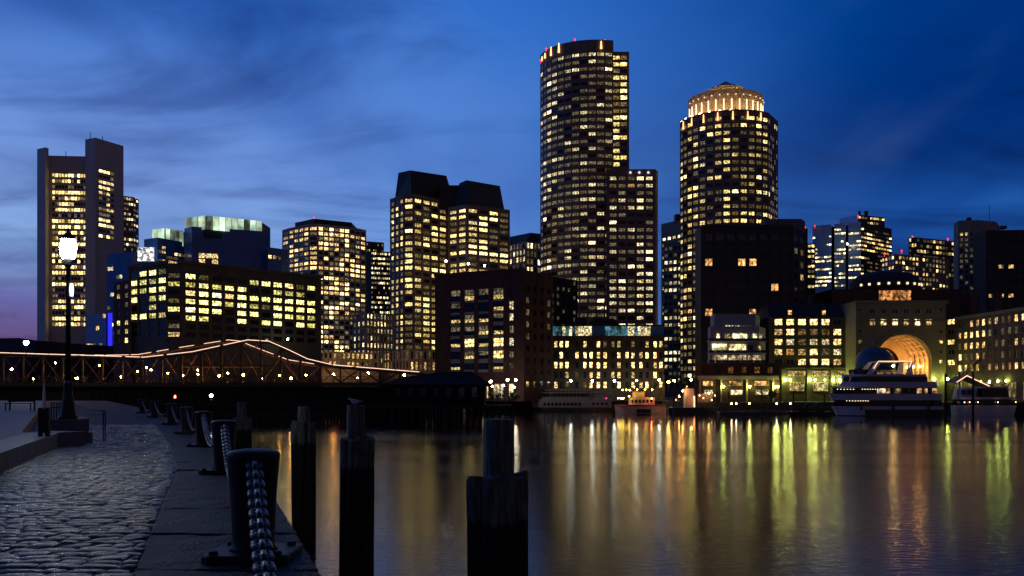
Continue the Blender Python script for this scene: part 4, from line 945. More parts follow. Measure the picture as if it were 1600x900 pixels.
# ------------------------------------------------------------------ truss bridge
YB, YB2 = 200.0, 210.0
br = thing('truss_bridge', 'old steel truss swing bridge outlined with string lights along its top chords', 'bridge', (xpix(300, YB), YB, 0))
front = [(-230, 547), (0, 551), (165, 556), (225, 558), (300, 549.5), (387, 531), (420, 533), (450, 546), (480, 560.5), (520, 570), (580, 575), (655, 581)]
rear = [(-200, 549), (0, 552.5), (165, 555), (215, 554), (280, 543), (357, 531), (375, 533), (405, 545), (450, 562), (500, 570), (600, 577), (665, 582)]
def interp(pl, px):
    for (x0, y0), (x1, y1) in zip(pl, pl[1:]):
        if x0 <= px <= x1: return y0 + (y1 - y0) * (px - x0) / (x1 - x0)
    return pl[-1][1]
zdk = zpix(603, YB)
STRING = lamp_mat('string_light', (1.0, .64, .46), 1.8)
for pl, Yt in ((front, YB), (rear, YB2)):
    for (x0, y0), (x1, y1) in zip(pl, pl[1:]):
        a, c = P(x0, y0, Yt), P(x1, y1, Yt); b = MB(); b.tube([a - Vector((0, 0, .35)), c - Vector((0, 0, .35))], .28, 4); b.build('top_chord', STEEL, br)
        L = (c - a).length; t0 = 0.0; b = MB(); sr_ = random.Random(int(x0 * 3 + Yt))
        while t0 < L - .4:
            t1 = min(L, t0 + sr_.uniform(2.0, 6.0)); b.tube([a.lerp(c, t0 / L), a.lerp(c, t1 / L)], .065 if Yt == YB else .055, 5); t0 = t1 + sr_.choice((.15, .3, .8) if Yt == YB else (.4, 1.2, 2.2))
        b.build('light_string', STRING, br)
    a, c = P(-230, 0, Yt), P(655, 0, Yt); b = MB(); b.box((a.x, Yt - .3, zdk), (c.x, Yt + .3, zdk + .75)); b.build('bottom_chord', STEEL, br)
    pxs = list(range(-212, 640, 31)); prev = None
    for i, px in enumerate(pxs):
        zt = P(px, interp(pl, px), Yt).z - .35; x = xpix(px, Yt)
        b = MB(); b.box((x - .17, Yt - .2, zdk + .7), (x + .17, Yt + .2, zt)); b.build('post', STEEL, br)
        if prev:
            q0 = (prev[0], Yt, zdk + .75) if i % 2 else (prev[0], Yt, prev[1]); q1 = (x, Yt, zt) if i % 2 else (x, Yt, zdk + .75)
            b = MB(); b.tube([q0, q1], .13, 4); b.build('diagonal', STEEL, br)
            b = MB(); b.tube([(prev[0], Yt + .12, prev[1] if i % 2 else zdk + .75), (x, Yt + .12, zdk + .75 if i % 2 else zt)], .045, 4); b.build('counter_brace', STEEL, br)
            if prev[1] - zdk > 8:
                zm = zdk + 4.2; b = MB(); b.tube([(prev[0], Yt, zm), (x, Yt, zm)], .1, 4); b.build('lattice_bar', STEEL, br)
        prev = (x, zt)
for px in range(-212, 640, 68):
    x = xpix(px, YB); x2 = xpix(px, YB2); z1, z2 = P(px, interp(front, px), YB).z - .4, P(px, interp(rear, px), YB2).z - .4
    b = MB(); b.tube([(x, YB, z1), (x2, YB2, z2)], .15, 4); b.build('cross_brace', STEEL, br)
b = MB(); b.box((xpix(-230, YB), YB + .32, zdk + .1), (xpix(655, YB), YB2 - .32, zdk + .5)); b.build('deck', mat('deck_plank', (.08, .06, .05), .8), br)
for k_, dy in ((0, -1.2), (1, .9)):
    Yr = YB + dy; b = MB()
    for z in (zdk + 1.9, zdk + 1.35, zdk + .95): b.box((xpix(-230, Yr), Yr - .03, z), (xpix(655, Yr), Yr + .03, z + .06))
    x = xpix(-230, Yr)
    while x < xpix(655, Yr): b.box((x, Yr - .04, zdk + .1), (x + .08, Yr + .04, zdk + 1.97)); x += 1.8
    if k_ == 0: b.box((xpix(-230, Yr), Yr, zdk - .1), (xpix(655, Yr), YB - .31, zdk + .1))
    b.build('railing', STEEL, br)
# abutment and timber fender pier under the bridge
fp = thing('timber_fender_pier', 'black timber fender pier under the truss bridge', 'pier', (xpix(380, 204), 204, 0))
b = MB(); b.box((xpix(-240, 201), 201.3, 1.6), (xpix(655, 201), 213, zdk - .12)); b.build('pier_core', TIMBER, fp)
pr = random.Random(8)
for i in range(96):
    x = xpix(140, 200.6) + i * .72 + pr.uniform(-.05, .05); b = MB(); b.tube([(x, 200.7, -2), (x, 200.7, zdk - .2 - pr.random() * .7)], .3, 7); b.build('timber_pile', TIMBER, fp)
b = MB(); b.box((xpix(140, 200), 199.9, 3.2), (xpix(655, 200), 200.35, 3.6)); b.build('waler', TIMBER, fp)
b = MB(); b.box((xpix(300, 200), 199.5, .9), (xpix(600, 200), 200.3, 1.2)); b.build('waler', TIMBER, fp)
# dark hipped-roof house on the pier
SOOT = mat('tarred_shingle', (.008, .008, .009), .9, 0, .3, .5)
hs = thing('hipped_roof_house', 'black silhouetted hip-roofed wharf house on piles at the end of the bridge', 'house', (xpix(683, 196), 196, 0))
Yh = 196.0; zE, zRg = zpix(603, Yh), zpix(580.5, Yh + 6)
def hx(px): return xpix(px, Yh)
b = MB(); b.box((hx(607), Yh, 3.4), (hx(757), Yh + 13, zE)); b.build('wall', SOOT, hs)
b = MB(); b.prism([(hx(598), Yh - 1), (hx(766), Yh - 1), (hx(766), Yh + 14), (hx(598), Yh + 14)], zE, zE + .3)
b.prism([(hx(598.5), Yh - .9), (hx(765.5), Yh - .9), (hx(765.5), Yh + 13.9), (hx(598.5), Yh + 13.9)], zE + .3, zpix(590, Yh + 3), top=[(hx(622), Yh + 3), (hx(752), Yh + 3), (hx(752), Yh + 10), (hx(622), Yh + 10)])
b.prism([(hx(622.5), Yh + 3.05), (hx(751.5), Yh + 3.05), (hx(751.5), Yh + 9.95), (hx(622.5), Yh + 9.95)], zpix(590, Yh + 3), zRg, top=[(hx(690), Yh + 5.5), (hx(736), Yh + 5.5), (hx(736), Yh + 7.5), (hx(690), Yh + 7.5)]); b.build('roof', SOOT, hs)
for i in range(7):
    x = hx(617 + i * 20); b = MB(); b.box((x, Yh - .1, 5.0), (x + 1.1, Yh - .01, 7.0)); b.build('window', DARKGLASS, hs)
b = MB(); b.box((hx(560), Yh - 2.5, 2.7), (hx(800), Yh + 15, 3.35)); b.build('deck', TIMBER, hs)
for i in range(24):
    for yy in (Yh - 2.2, Yh + 4, Yh + 10):
        x = hx(562) + i * 1.36 + pr.uniform(-.25, .25); b = MB(); b.tube([(x, yy, -2), (x, yy, 2.69)], .22, 7); b.build('pile', TIMBER, hs)

# ------------------------------------------------------------------ lamps
def street_lamp(name, label, group, px, py, Y, zg, mat_, r=.26, pole=BLACKIRON, arm=0.0):
    p = P(px, py, Y); t_ = thing(name, label, 'lamp', (p.x + arm, Y, zg), group)
    b = MB(); b.lathe([(.16, zg), (.16, zg + .3), (.08, zg + .4), (.06, p.z - r)], (p.x + arm, Y, 0), 8); b.build('pole', pole, t_)
    if arm:
        b = MB(); b.tube([(p.x + arm, Y, p.z - r * .5), (p.x, Y, p.z + r)], .05, 5); b.build('arm', pole, t_)
    b = MB(); b.lathe([(r * .3, -r), (r * .8, -r * .6), (r, 0), (r * .8, r * .6), (r * .3, r * .95)], p, 10); b.build('globe', mat_, t_, smooth=True)
    b = MB(); b.lathe([(r * .9, r * .78), (r * .5, r * 1.15), (.02, r * 1.5)], p, 8); b.build('cap', pole, t_)
    return t_
SOD = lamp_mat('sodium', (1.0, .38, .07), 300); WLAMP = lamp_mat('white_lamp', (.92, 1.0, .86), 75); GLAMP = lamp_mat('metal_halide', (.84, 1.0, .20), 90); OLAMP = lamp_mat('amber_lamp', (1.0, .52, .11), 120)
bl = [(18.5, 577), (87, 567), (155, 571), (215, 580), (229, 574), (236.5, 578), (309, 578), (309.5, 585), (342, 587.5), (380, 585.5), (409.5, 592), (436.5, 586.5), (558.5, 590.5), (594, 592.5)]
bl = sorted(bl + [(52, 592), (120, 591), (190, 589), (262, 583), (285, 587), (356, 583), (455, 591), (478, 586), (521, 585)])
for i, (px, py) in enumerate(bl):
    street_lamp('bridge_lamp', '%s glowing orange lamp from the left on the truss bridge deck' % ORD[i], 'orange lamps on the bridge', px, py, 205, zdk + .5, SOD, .25 if (i * 7) % 5 < 2 else .15, arm=.0)
wl_ = [(858, 595), (892, 595), (925.5, 595), (960, 595), (994.5, 594.5), (1030, 594)]
for i, (px, py) in enumerate(wl_):
    street_lamp('wharf_lamp', '%s white globe lamp from the left before the glass-topped wharf building' % ORD[i], 'white lamps along the wharf', px, py, 322, 3.2, WLAMP, .36)
for i, (px, py) in enumerate(((1044.5, 597), (1053.5, 595))):
    street_lamp('amber_lamp', '%s amber lamp of the pair beside the wharf building' % ('left' , 'right')[i], 'amber lamps on the wharf', px, py, 322, 3.2, OLAMP, .42)
street_lamp('green_yellow_lamp', 'single yellow-green lamp between amber lamps and brick arcade', None, 1080, 593.5, 300, 3.2, GLAMP, .3)
sl = [(766.5, 596, .4), (769, 603.5, .3), (793, 593.5, .36), (787, 602, .26), (806, 593.5, .36), (803, 605, .3)]
for i, (px, py, r) in enumerate(sl):
    street_lamp('warehouse_lamp', '%s warm white lamp from the left at the foot of the brick warehouse' % ORD[i], 'lamps at the warehouse door', px, py, 288, 3.2, lamp_mat('warm_lamp', (1, .86, .58), 75), r)
for i, (px, py) in enumerate(((470, 584), (520, 585), (575, 583), (632, 586))):  # added lamps, put in to warm the lower facades beyond the bridge
    street_lamp('added_facade_lamp', '%s added amber lamp from the left, lighting facades beyond the bridge' % ORD[i], 'added facade-lighting lamps beyond the bridge', px, py, 372, 3.2, lamp_mat('added_facade_amber', (1, .6, .2), 230), .42)
def sconce(label, group, px, py, Y, r=.30, m=GLAMP):
    p = P(px, py, Y); t_ = thing('wall_lantern', label, 'lamp', (p.x, Y, p.z), group)
    b = MB(); b.lathe([(.1, -r * 1.2), (r * .7, -r * .8), (r, r * .2), (r * .7, r * .8), (.05, r)], p, 8); b.build('lantern_glass', m, t_)
    b = MB(); b.box((p.x - .05, Y - .05, p.z - r * 1.6), (p.x + .05, Y + 1.0, p.z - r * 1.2)); b.build('bracket', BLACKIRON, t_)
for i, px in enumerate((1227, 1235, 1265.5, 1273.5, 1289, 1302, 1312, 1318)): sconce('%s yellow-green lantern from the left on the arcade of the hotel wing' % ORD[i], 'lanterns on the hotel arcade', px, 593.5 + (3 if i == 7 else 0), 308.4, .33 if i != 4 else .22)
for i, px in enumerate((1130.5, 1171.5, 1211, 1215.5)): sconce('%s lantern from the left on the brick arcade under the balconies' % ORD[i], 'lanterns on the brick arcade', px, 604, 274.8, .27)
for i, px in enumerate((1447, 1460, 1480.5)): sconce('%s lantern from the left at the foot of the arch pavilion' % ORD[i], 'lanterns by the arch', px, 592 + (3 if i == 0 else 0), 298.8, .34)
for i, px in enumerate((1524.5, 1532, 1546, 1559, 1572)): sconce('%s small lantern from the left along the long hotel wing' % ORD[i], 'lanterns of the long wing', px, 598 - i * .8, 291 - 4.6 * i, .26)
street_lamp('plaza_lamp', 'white lamp on a pole at far left above the bridge lights', None, 41, 535.5, 180, QZ, lamp_mat('bright_white', (1, 1, .85), 90), .42)
street_lamp('quay_floodlight', 'bright white lamp low under the bridge at the quay end', None, 330, 618, 165, QZ - .05, lamp_mat('quay_white', (.95, 1, .9), 60), .28)
p = P(273.5, 620, 150)
rl = thing('red_marker_light', 'small red marker light behind the bollards under the bridge', 'light', (p.x, 150, 0)); b = MB(); b.lathe([(.14, -.2), (.16, 0), (.1, .2), (.02, .25)], p, 8); b.build('lens', lamp_mat('marker_red', (1, .05, .02), 40), rl); b = MB(); b.tube([(p.x, 150, -1), (p.x, 150, p.z - .2)], .06, 6); b.build('post', BLACKIRON, rl)

# ------------------------------------------------------------------ boats
def plan(x0, x1, yc, hb, bow=6.0, nose=.15, stern=.9):
    """boat plan outline, bow towards -x; x in metres"""
    pts = []
    for i in range(9):
        t_ = i / 8; pts.append((x0 + bow * t_, yc - hb * max(nose, math.sin(t_ * math.pi / 2) ** .8)))
    pts.append((x1, yc - hb * stern)); pts.append((x1, yc + hb * stern))
    return pts + [(x, 2 * yc - y) for x, y in reversed(pts[:9])]
BOATW = mat('boat_white', (.60, .60, .66), .35, 0, .06, .5); NAVY = mat('navy_hull', (.012, .014, .03), .3, 0, .2, .5); TINT = mat('tinted_glass', (.01, .01, .014), .1, 0, .3, .5)
BULB = lamp_mat('deck_bulb', (1, .72, .38), 5.0)
Yy = 243.0; yx = lambda px: xpix(px, Yy); yz = lambda py: zpix(py, Yy)
yt = thing('big_white_yacht', 'large white three-deck dinner yacht moored in front of the glowing arch', 'boat', (yx(1390), Yy + 4, 0)); yc = Yy + 4.2
hb = 4.2
def deck(nm, x0, x1, y0, y1, m, bow=6, k=1.0, x0t=None):
    b = MB(); lo = plan(yx(x0), yx(x1), yc, hb * k, bow); hi_ = plan(yx(x0t if x0t is not None else x0), yx(x1), yc, hb * k, bow); b.prism(lo, yz(y0), yz(y1), top=hi_); return b.build(nm, m, yt)
deck('hull', 1318, 1474, 654, 640.5, NAVY, 7, .97, 1314); b = MB(); q = plan(yx(1313), yx(1475), yc, hb + .02, 7)
deck('bow_plate', 1315.5, 1353, 649, 640, BOATW, 6, .99, 1312.5); deck('hull_band', 1311.5, 1475, 640, 635, BOATW, 7, 1.0, 1308.5)
deck('lower_saloon', 1313, 1473, 635, 625.3, TINT, 7, .93); deck('main_bulwark', 1309, 1472, 625.3, 615.5, BOATW, 7, 1.03, 1303)
deck('upper_saloon', 1310, 1468, 615.5, 606, TINT, 7, .92); deck('upper_bulwark', 1309, 1466, 606, 603.6, BOATW, 8, 1.02, 1307); deck('upper_fascia', 1321, 1465, 603.6, 596.5, BOATW, 6, 1.0, 1325)
deck('wheelhouse', 1326, 1452, 596.5, 588, TINT, 4, .8); deck('roof', 1323, 1449, 588, 584.5, BOATW, 5, .92, 1328); deck('roof_house', 1336, 1376, 584.5, 577, TINT, 3, .5)
for px0, px1 in ((1356, 1376), (1418, 1427)):
    for sy in (-1, 1):
        b = MB(); yy = yc + sy * 3.0; xa, xb = yx(px0), yx(px1)
        b.hexa([(xa, yy - .15, yz(584.5)), (xa + 1.7, yy - .15, yz(584.5)), (xa + 1.7, yy + .15, yz(584.5)), (xa, yy + .15, yz(584.5)), (xb - .6, yy - .15, yz(565.5)), (xb + .5, yy - .15, yz(565.5)), (xb + .5, yy + .15, yz(565.5)), (xb - .6, yy + .15, yz(565.5))]); b.build('arch_leg', BOATW, yt)
b = MB(); b.box((yx(1373), yc - 3.2, yz(565.5)), (yx(1428), yc + 3.2, yz(564))); b.build('arch_roof', BOATW, yt)
OUT = lamp_mat('outline_light', (1, .62, .38), 2.2)
for q0, q1 in (((1374, 564.2), (1427, 564.2)), ((1367, 576), (1373.5, 565.5)), ((1426.5, 565), (1423, 574))):
    b = MB(); b.tube([(yx(q0[0]), yc - 3.4, yz(q0[1])), (yx(q1[0]), yc - 3.4, yz(q1[1]))], .07, 5); b.build('outline_light', OUT, yt)
b = MB(); b.lathe([(.05, -.3), (.32, 0), (.05, .3)], (yx(1398.5), yc - 3.0, yz(571.5)), 8); b.build('deck_floodlight', lamp_mat('yacht_flood', (1, .62, .2), 120), yt)
for i in range(17):
    if i in (6, 7): continue
    b = MB(); x = yx(1315 + i * 4.1); b.lathe([(.02, -.09), (.11, 0), (.02, .09)], (x, yc - hb * .96 if i > 7 else yc - hb * .94 * max(.2, math.sin(min(1, (x - yx(1310)) / 7) * math.pi / 2) ** .8) - .12, yz(608.2)), 6); b.build('deck_bulb', BULB, yt)
for i in range(9):
    x = yx(1327 + i * 3.7); b = MB(); b.lathe([(.02, -.09), (.11, 0), (.02, .09)], (x, yc - hb * .95 * max(.2, math.sin(min(1, (x - yx(1313)) / 7) * math.pi / 2) ** .8) - .12, yz(626.4)), 6); b.build('deck_bulb', BULB, yt)
SAL = pane_mat('saloon_glow', (1., .55, .24), .5, .7)
for x0, x1, pm in ((1371.5, 1384, pane_mat('saloon_bright', (1, .75, .45), .8, .6)), (1385, 1391, SAL), (1399, 1408, SAL), (1434, 1441, SAL), (1445, 1450, SAL), (1458, 1466, SAL)):
    b = MB(); b.box((yx(x0), yc - hb * .93 - .04, yz(614.5)), (yx(x1), yc - hb * .93 + .1, yz(607))); b.build('saloon_window', pm, yt)
for px in range(1372, 1466, 12):
    b = MB(); b.box((yx(px), yc - hb * 1.0, yz(615.5)), (yx(px) + .12, yc - hb * .985, yz(606))); b.build('stanchion', BOATW, yt)
for sy in (-1, 1):
    b = MB(); yy = yc + sy * hb * .85
    for z_ in (.45, .9): b.tube([(yx(1378), yy, yz(584.5) + z_), (yx(1447), yy, yz(584.5) + z_)], .035, 5)
    for px in range(1378, 1448, 6): b.tube([(yx(px), yy, yz(584.5)), (yx(px), yy, yz(584.5) + .9)], .03, 5)
    b.build('roof_railing', BOATW, yt)
for px in (1345, 1395, 1450):
    b = MB(); b.tube([(yx(px), yc - hb * 1.08, yz(634)), (yx(px), yc - hb * 1.08, yz(641))], .28, 8); b.build('fender', NAVY, yt)
b = MB(); b.tube([(yx(1440), yc, yz(584)), (yx(1440), yc, yz(552))], .1, 6); b.tube([(yx(1440) - .7, yc, yz(558)), (yx(1440) + .7, yc, yz(558))], .06, 5); b.build('mast', BLACKIRON, yt)
# second, smaller white ferry
Yf = 250.0; fx_ = lambda px: xpix(px, Yf); fz = lambda py: zpix(py, Yf)
ft = thing('small_white_ferry', 'smaller white ferry with raked cabin windows moored right of the big yacht', 'boat', (fx_(1540), Yf + 3, 0))
def fdeck(nm, x0, x1, y0, y1, m, hb_, bow, x0t=None, x1t=None, yoff=0):
    b = MB(); yc_ = Yf + 3.2; b.prism(plan(fx_(x0), fx_(x1), yc_, hb_, bow, .5), fz(y0), fz(y1), top=plan(fx_(x0t or x0), fx_(x1t or x1), yc_, hb_, bow, .5)); return b.build(nm, m, ft)
fdeck('hull', 1500, 1584, 654, 633.5, BOATW, 3.1, 3, 1498, 1590); fdeck('lower_cabin', 1501, 1583, 633.5, 624, TINT, 2.8, 2); fdeck('side_deck', 1500, 1588, 624, 620.5, BOATW, 3.1, 2)
fdeck('upper_cabin', 1531, 1580, 620.5, 606.5, TINT, 2.6, 1.5, 1533, 1577); fdeck('cabin_roof', 1529, 1578, 606.5, 604, BOATW, 2.9, 1.5); fdeck('pilot_house', 1500, 1527, 620.5, 606, BOATW, 2.5, 1.5, 1503, 1530)
for x0, x1 in ((1504, 1511), (1513, 1521)):
    b = MB(); b.box((fx_(x0), Yf + .58, fz(617)), (fx_(x1), Yf + .72, fz(609))); b.build('window', TINT, ft)
for x in (1507, 1515, 1528, 1559, 1587):
    b = MB(); b.lathe([(.02, -.12), (.14, 0), (.02, .12)], (fx_(x), Yf - .05, fz(628.5)), 6); b.build('deck_bulb', lamp_mat('ferry_bulb', (1, .5, .25), 14), ft)
aw = thing('lit_tent_awning', 'pitched awning outlined with pink lights behind the smaller ferry', 'awning', (fx_(1522), 258, 3.2))
A_ = lambda px, py: P(px, py, 258)
for q0, q1 in (((1495, 597), (1511, 587)), ((1511, 587), (1546, 603.5))):
    b = MB(); b.tube([A_(*q0), A_(*q1)], .11, 5); b.build('light_tube', lamp_mat('awning_tube', (1, .45, .35), 2.4), aw)
b = MB(); p0, p1, p2 = A_(1495, 597.6), A_(1511, 587.6), A_(1546, 604); o_ = Vector((0, 7, 0)); b.face([p0, p1, p1 + o_, p0 + o_]); b.face([p1, p2, p2 + o_, p1 + o_]); b.build('canvas', mat('awning_canvas', (.25, .22, .2), .9), aw)
for q in (p0, p2):
    for yy in (0, 7):
        b = MB(); b.tube([(q.x, 258 + yy, .3), (q.x, 258 + yy, q.z)], .08, 6); b.build('post', BLACKIRON, aw)
# paddle style excursion boat
Ye = 306.0; ex = lambda px: xpix(px, Ye); ez = lambda py: zpix(py, Ye)
et = thing('excursion_boat', 'grey-white unlit double-deck excursion boat below the row of white lamps', 'boat', (ex(894), Ye + 3, 0)); yc_ = Ye + 3.2
def edeck(nm, x0, x1, y0, y1, m, k=1.0, x0t=None, bow=4):
    b = MB(); b.prism(plan(ex(x0), ex(x1), yc_, 3.1 * k, bow, .3), ez(y0), ez(y1), top=plan(ex(x0t or x0), ex(x1), yc_, 3.1 * k, bow, .3)); return b.build(nm, m, et)
EW = mat('excursion_paint', (.34, .32, .40), .5, 0, .1, .5)
edeck('hull', 837, 956, 645, 636.5, NAVY, .96, 834); edeck('hull_side', 834, 956, 636.5, 626, EW, 1.0, 831); edeck('main_deck_rail', 836, 955, 626, 623.5, EW, 1.03)
edeck('upper_house', 848, 922, 623.5, 614.5, TINT, .7); edeck('upper_house_sill', 847, 923, 623.5, 620, EW, .74); edeck('upper_rail', 845, 955, 614.5, 613, EW, 1.0); edeck('canopy', 852, 930, 609.5, 608, EW, .9); edeck('stern_house', 925, 952, 623.5, 612, EW, .85)
for i in range(10):
    b = MB(); x = 849 + i * 6.05; b.box((ex(x), yc_ - 3.16, ez(634.2)), (ex(x + 4.3), yc_ - 3.0, ez(629.2))); b.build('window', TINT, et)
for i in range(4):
    b = MB(); x = 925 + i * 7; b.box((ex(x), yc_ - 3.0, ez(633)), (ex(x + 3.8), yc_ - 2.84, ez(629.2))); b.build('window', TINT, et)
for i in range(13):
    b = MB(); x = ex(853 + i * 6); b.tube([(x, yc_ - 2.5, ez(623.5)), (x, yc_ - 2.5, ez(609))], .05, 5); b.build('stanchion', EW, et)
b = MB(); b.tube([(ex(928), yc_ - 2.7, ez(623)), (ex(947), yc_ - 2.7, ez(608))], .14, 5); b.build('stair_rail', EW, et)
for x in (874, 900): 
    b = MB(); b.tube([(ex(x), yc_, ez(609)), (ex(x), yc_, ez(590))], .07, 6); b.build('mast', BLACKIRON, et)
b = MB(); b.lathe([(.02, -.15), (.18, 0), (.02, .15)], (ex(947.5), yc_ - 2.7, ez(622.5)), 6); b.build('red_light', lamp_mat('nav_red', (1, .05, .15), 5), et)
# red lit tug-like boat
Yr_ = 275.0; rx = lambda px: xpix(px, Yr_); rz_ = lambda py: zpix(py, Yr_)
rt = thing('red_trimmed_boat', 'small white boat with red gunwale, strung with yellow bulbs', 'boat', (rx(1002), Yr_ + 2, 0)); yc_ = Yr_ + 2.4
def rdeck(nm, x0, x1, y0, y1, m, hb_, bow=3, x0t=None):
    b = MB(); b.prism(plan(rx(x0), rx(x1), yc_, hb_, bow, .3), rz_(y0), rz_(y1), top=plan(rx(x0t or x0), rx(x1), yc_, hb_, bow, .3)); return b.build(nm, m, rt)
HULLW = mat('boat_hull_cream', (.62, .50, .46), .5); REDP = mat('red_paint', (.42, .05, .03), .5)
rdeck('hull', 964, 1041, 649, 635, HULLW, 2.3, 3, 962); rdeck('gunwale', 961.5, 1041.5, 635, 632.5, REDP, 2.4); rdeck('deckhouse', 984, 1024, 632.5, 621, HULLW, 1.5, 1); rdeck('wheelhouse', 990, 1008, 621, 612, HULLW, 1.2, 1); rdeck('wheelhouse_roof', 988, 1010, 612, 611, REDP, 1.4, 1)
for i in range(6):
    b = MB(); x = 987 + i * 6; b.box((rx(x), yc_ - 1.56, rz_(629)), (rx(x + 3), yc_ - 1.4, rz_(624.5))); b.build('window', TINT, rt)
b = MB(); b.box((rx(995), yc_ - 2.5, rz_(645)), (rx(1017), yc_ - 2.2, rz_(639))); b.build('fender_board', NAVY, rt)
for x, h_ in ((975, 608), (1018, 603)):
    b = MB(); b.tube([(rx(x), yc_, rz_(633)), (rx(x), yc_, rz_(h_))], .07, 6); b.build('mast', BLACKIRON, rt)
YB_ = lamp_mat('yellow_bulb', (1, .62, .08), 50)
for px, py in ((973, 609.5), (978.5, 609), (984, 609.5), (995.5, 609), (1008, 608.5), (1019, 609), (990.5, 604.5), (966, 622), (970, 622.5), (974, 622.5), (983, 619)):
    b = MB(); b.lathe([(.02, -.2), (.22, 0), (.02, .2)], (rx(px), yc_ - 2.35, rz_(py)), 6); b.build('string_bulb', YB_, rt)
b = MB(); b.tube([(rx(968), yc_ - 2.35, rz_(608.2)), (rx(1022), yc_ - 2.35, rz_(607.8))], .03, 4); b.build('bulb_wire', BLACKIRON, rt)
b = MB(); b.lathe([(.02, -.15), (.16, 0), (.02, .15)], (rx(1018), yc_ - 2.5, rz_(622.5)), 6); b.build('red_lamp', lamp_mat('boat_red', (1, .22, .06), 190), rt)
# work barge and float with orange lights
Yw = 268.0; wx = lambda px: xpix(px, Yw); wz = lambda py: zpix(py, Yw)
bt = thing('work_barge', 'low black work barge with deck hut and orange lights beside the red-trimmed boat', 'barge', (wx(1086), Yw + 3, 0))
b = MB(); b.prism(plan(wx(1046), wx(1126), Yw + 3, 2.8, 2, .6), -.5, wz(637)); b.build('hull', NAVY, bt)
b = MB(); b.box((wx(1072), Yw + 1.5, wz(637)), (wx(1086), Yw + 4.5, wz(607))); b.build('deck_hut', BOATW, bt)
b = MB(); b.box((wx(1092), Yw + 2.2, wz(637)), (wx(1116), Yw + 4.5, wz(615))); b.build('equipment_crate', mat('worn_crate', (.32, .24, .18), .8), bt)
for px, py, m_ in ((1067.5, 611, SOD), (1108.5, 614.5, OLAMP), (1085, 622, lamp_mat('red_tube', (1, .2, .06), 9)), (1057, 625, lamp_mat('red_tube', (1, .2, .06), 9)), (1094, 618, lamp_mat('pale_dot', (1, .7, .5), 6)), (1113, 625, lamp_mat('pale_dot', (1, .7, .5), 6)), (1062, 619, OLAMP), (1074, 604, lamp_mat('red_tube', (1, .2, .06), 9)), (1100, 622, lamp_mat('pale_dot', (1, .7, .5), 6)), (1118, 618, lamp_mat('pale_dot', (1, .7, .5), 6))):
    b = MB(); b.lathe([(.02, -.25), (.2, 0), (.02, .25)], (wx(px), Yw + .8, wz(py)), 8); b.build('deck_lamp', m_, bt)
    b = MB(); b.tube([(wx(px), Yw + .8, wz(637)), (wx(px), Yw + .8, wz(py) - .2)], .05, 5); b.build('lamp_post', BLACKIRON, bt)
b = MB(); b.tube([(wx(1085.5), Yw + .6, wz(636)), (wx(1085.5), Yw + .6, wz(619))], .16, 6); b.build('light_tube', lamp_mat('neon_tube', (1, .25, .1), 6), bt)
# floating dock, small boats, mooring piles
Yd = 258.0; dx = lambda px: xpix(px, Yd); dz = lambda py: zpix(py, Yd)
dk = thing('floating_dock', 'long floating dock in front of the brick arcade and hotel', 'dock', (dx(1215), Yd, 0))
b = MB(); b.box((dx(1124), Yd, .05), (dx(1300), Yd + 3, .9)); b.build('deck', mat('dock_timber', (.12, .11, .10), .8), dk)
for i in range(12):
    b = MB(); x = dx(1126 + i * 15); b.box((x, Yd + .3, -.4), (x + 1.8, Yd + 2.7, .04)); b.build('float', NAVY, dk)
for i, px in enumerate((1143, 1150.5, 1171, 1213.5, 1235)):
    street_lamp('dock_light', '%s small pinkish light from the left on the floating dock' % ORD[i], 'lights on the floating dock', px, 630.5, Yd + 1, .9, lamp_mat('dock_bulb', (1, .72, .42), 60), .16)
mp_ = [(1089, 590, 262), (1120, 592, 262), (1190.5, 610, 256), (1240, 611, 256), (1139, 612, 263), (1288, 614, 256), (1477.5, 584, 240), (1520.5, 581, 245), (1053, 600, 282)]
for i, (px, py, Y) in enumerate(mp_):
    p = P(px, py, Y); lb = ('tall black mooring pile at the right end of the work barge light', 'black mooring pile at the left end of the floating dock', 'mooring pile in the middle of the floating dock', 'mooring pile right of the middle of the floating dock', 'slim mooring pile behind the dock near brick arcade', 'mooring pile at the dock end near the yacht bow', 'thick black pile at the stern of the big yacht', 'tall dark pile in front of the smaller ferry', 'slim pile between red-trimmed boat and barge')[i]
    t_ = thing('mooring_pile', lb, 'pile', (p.x, Y, 0), 'mooring piles'); b = MB(); b.tube([(p.x, Y, -2), (p.x, Y, p.z)], .28 if px in (1477.5, 1520.5) else .2, 8); b.build('shaft', TIMBER, t_); b = MB(); b.lathe([(.24, p.z - .1), (.05, p.z + .35)], (p.x, Y, 0), 8); b.build('cap', mat('pile_cap', (.2, .2, .2), .6), t_)
for i, (px, L_, h_) in enumerate(((1254, 7, 4), (1280, 6, 3))):
    Ys = 253.5; x = xpix(px, Ys); t_ = thing('small_motorboat', ('small dark motorboat with raised outriggers at the floating dock', 'low dark motorboat nearest the yacht bow at the floating dock')[i], 'boat', (x, Ys, 0), 'small boats at the dock')
    b = MB(); b.prism(plan(x - L_ / 2, x + L_ / 2, Ys, 1.1, 2, .2), -.2, .9, top=plan(x - L_ / 2 - .6, x + L_ / 2, Ys, 1.25, 2.4, .1)); b.build('hull', NAVY, t_)
    b = MB(); b.box((x - .6, Ys - .8, .9), (x + 1.4, Ys + .8, 2.0)); b.build('cabin', TINT, t_)
    b = MB(); b.tube([(x, Ys, 2), (x + 2.6, Ys, 2 + h_ * .6)], .04, 5); b.tube([(x + .4, Ys - .6, 1.2), (x + 4, Ys - .6, 3.4)], .04, 5); b.build('outrigger', BOATW, t_)
gw = thing('gangway', 'dark lattice gangway boom rising beside the awning at right', 'gangway', (xpix(1512, 262), 262, 3.2))
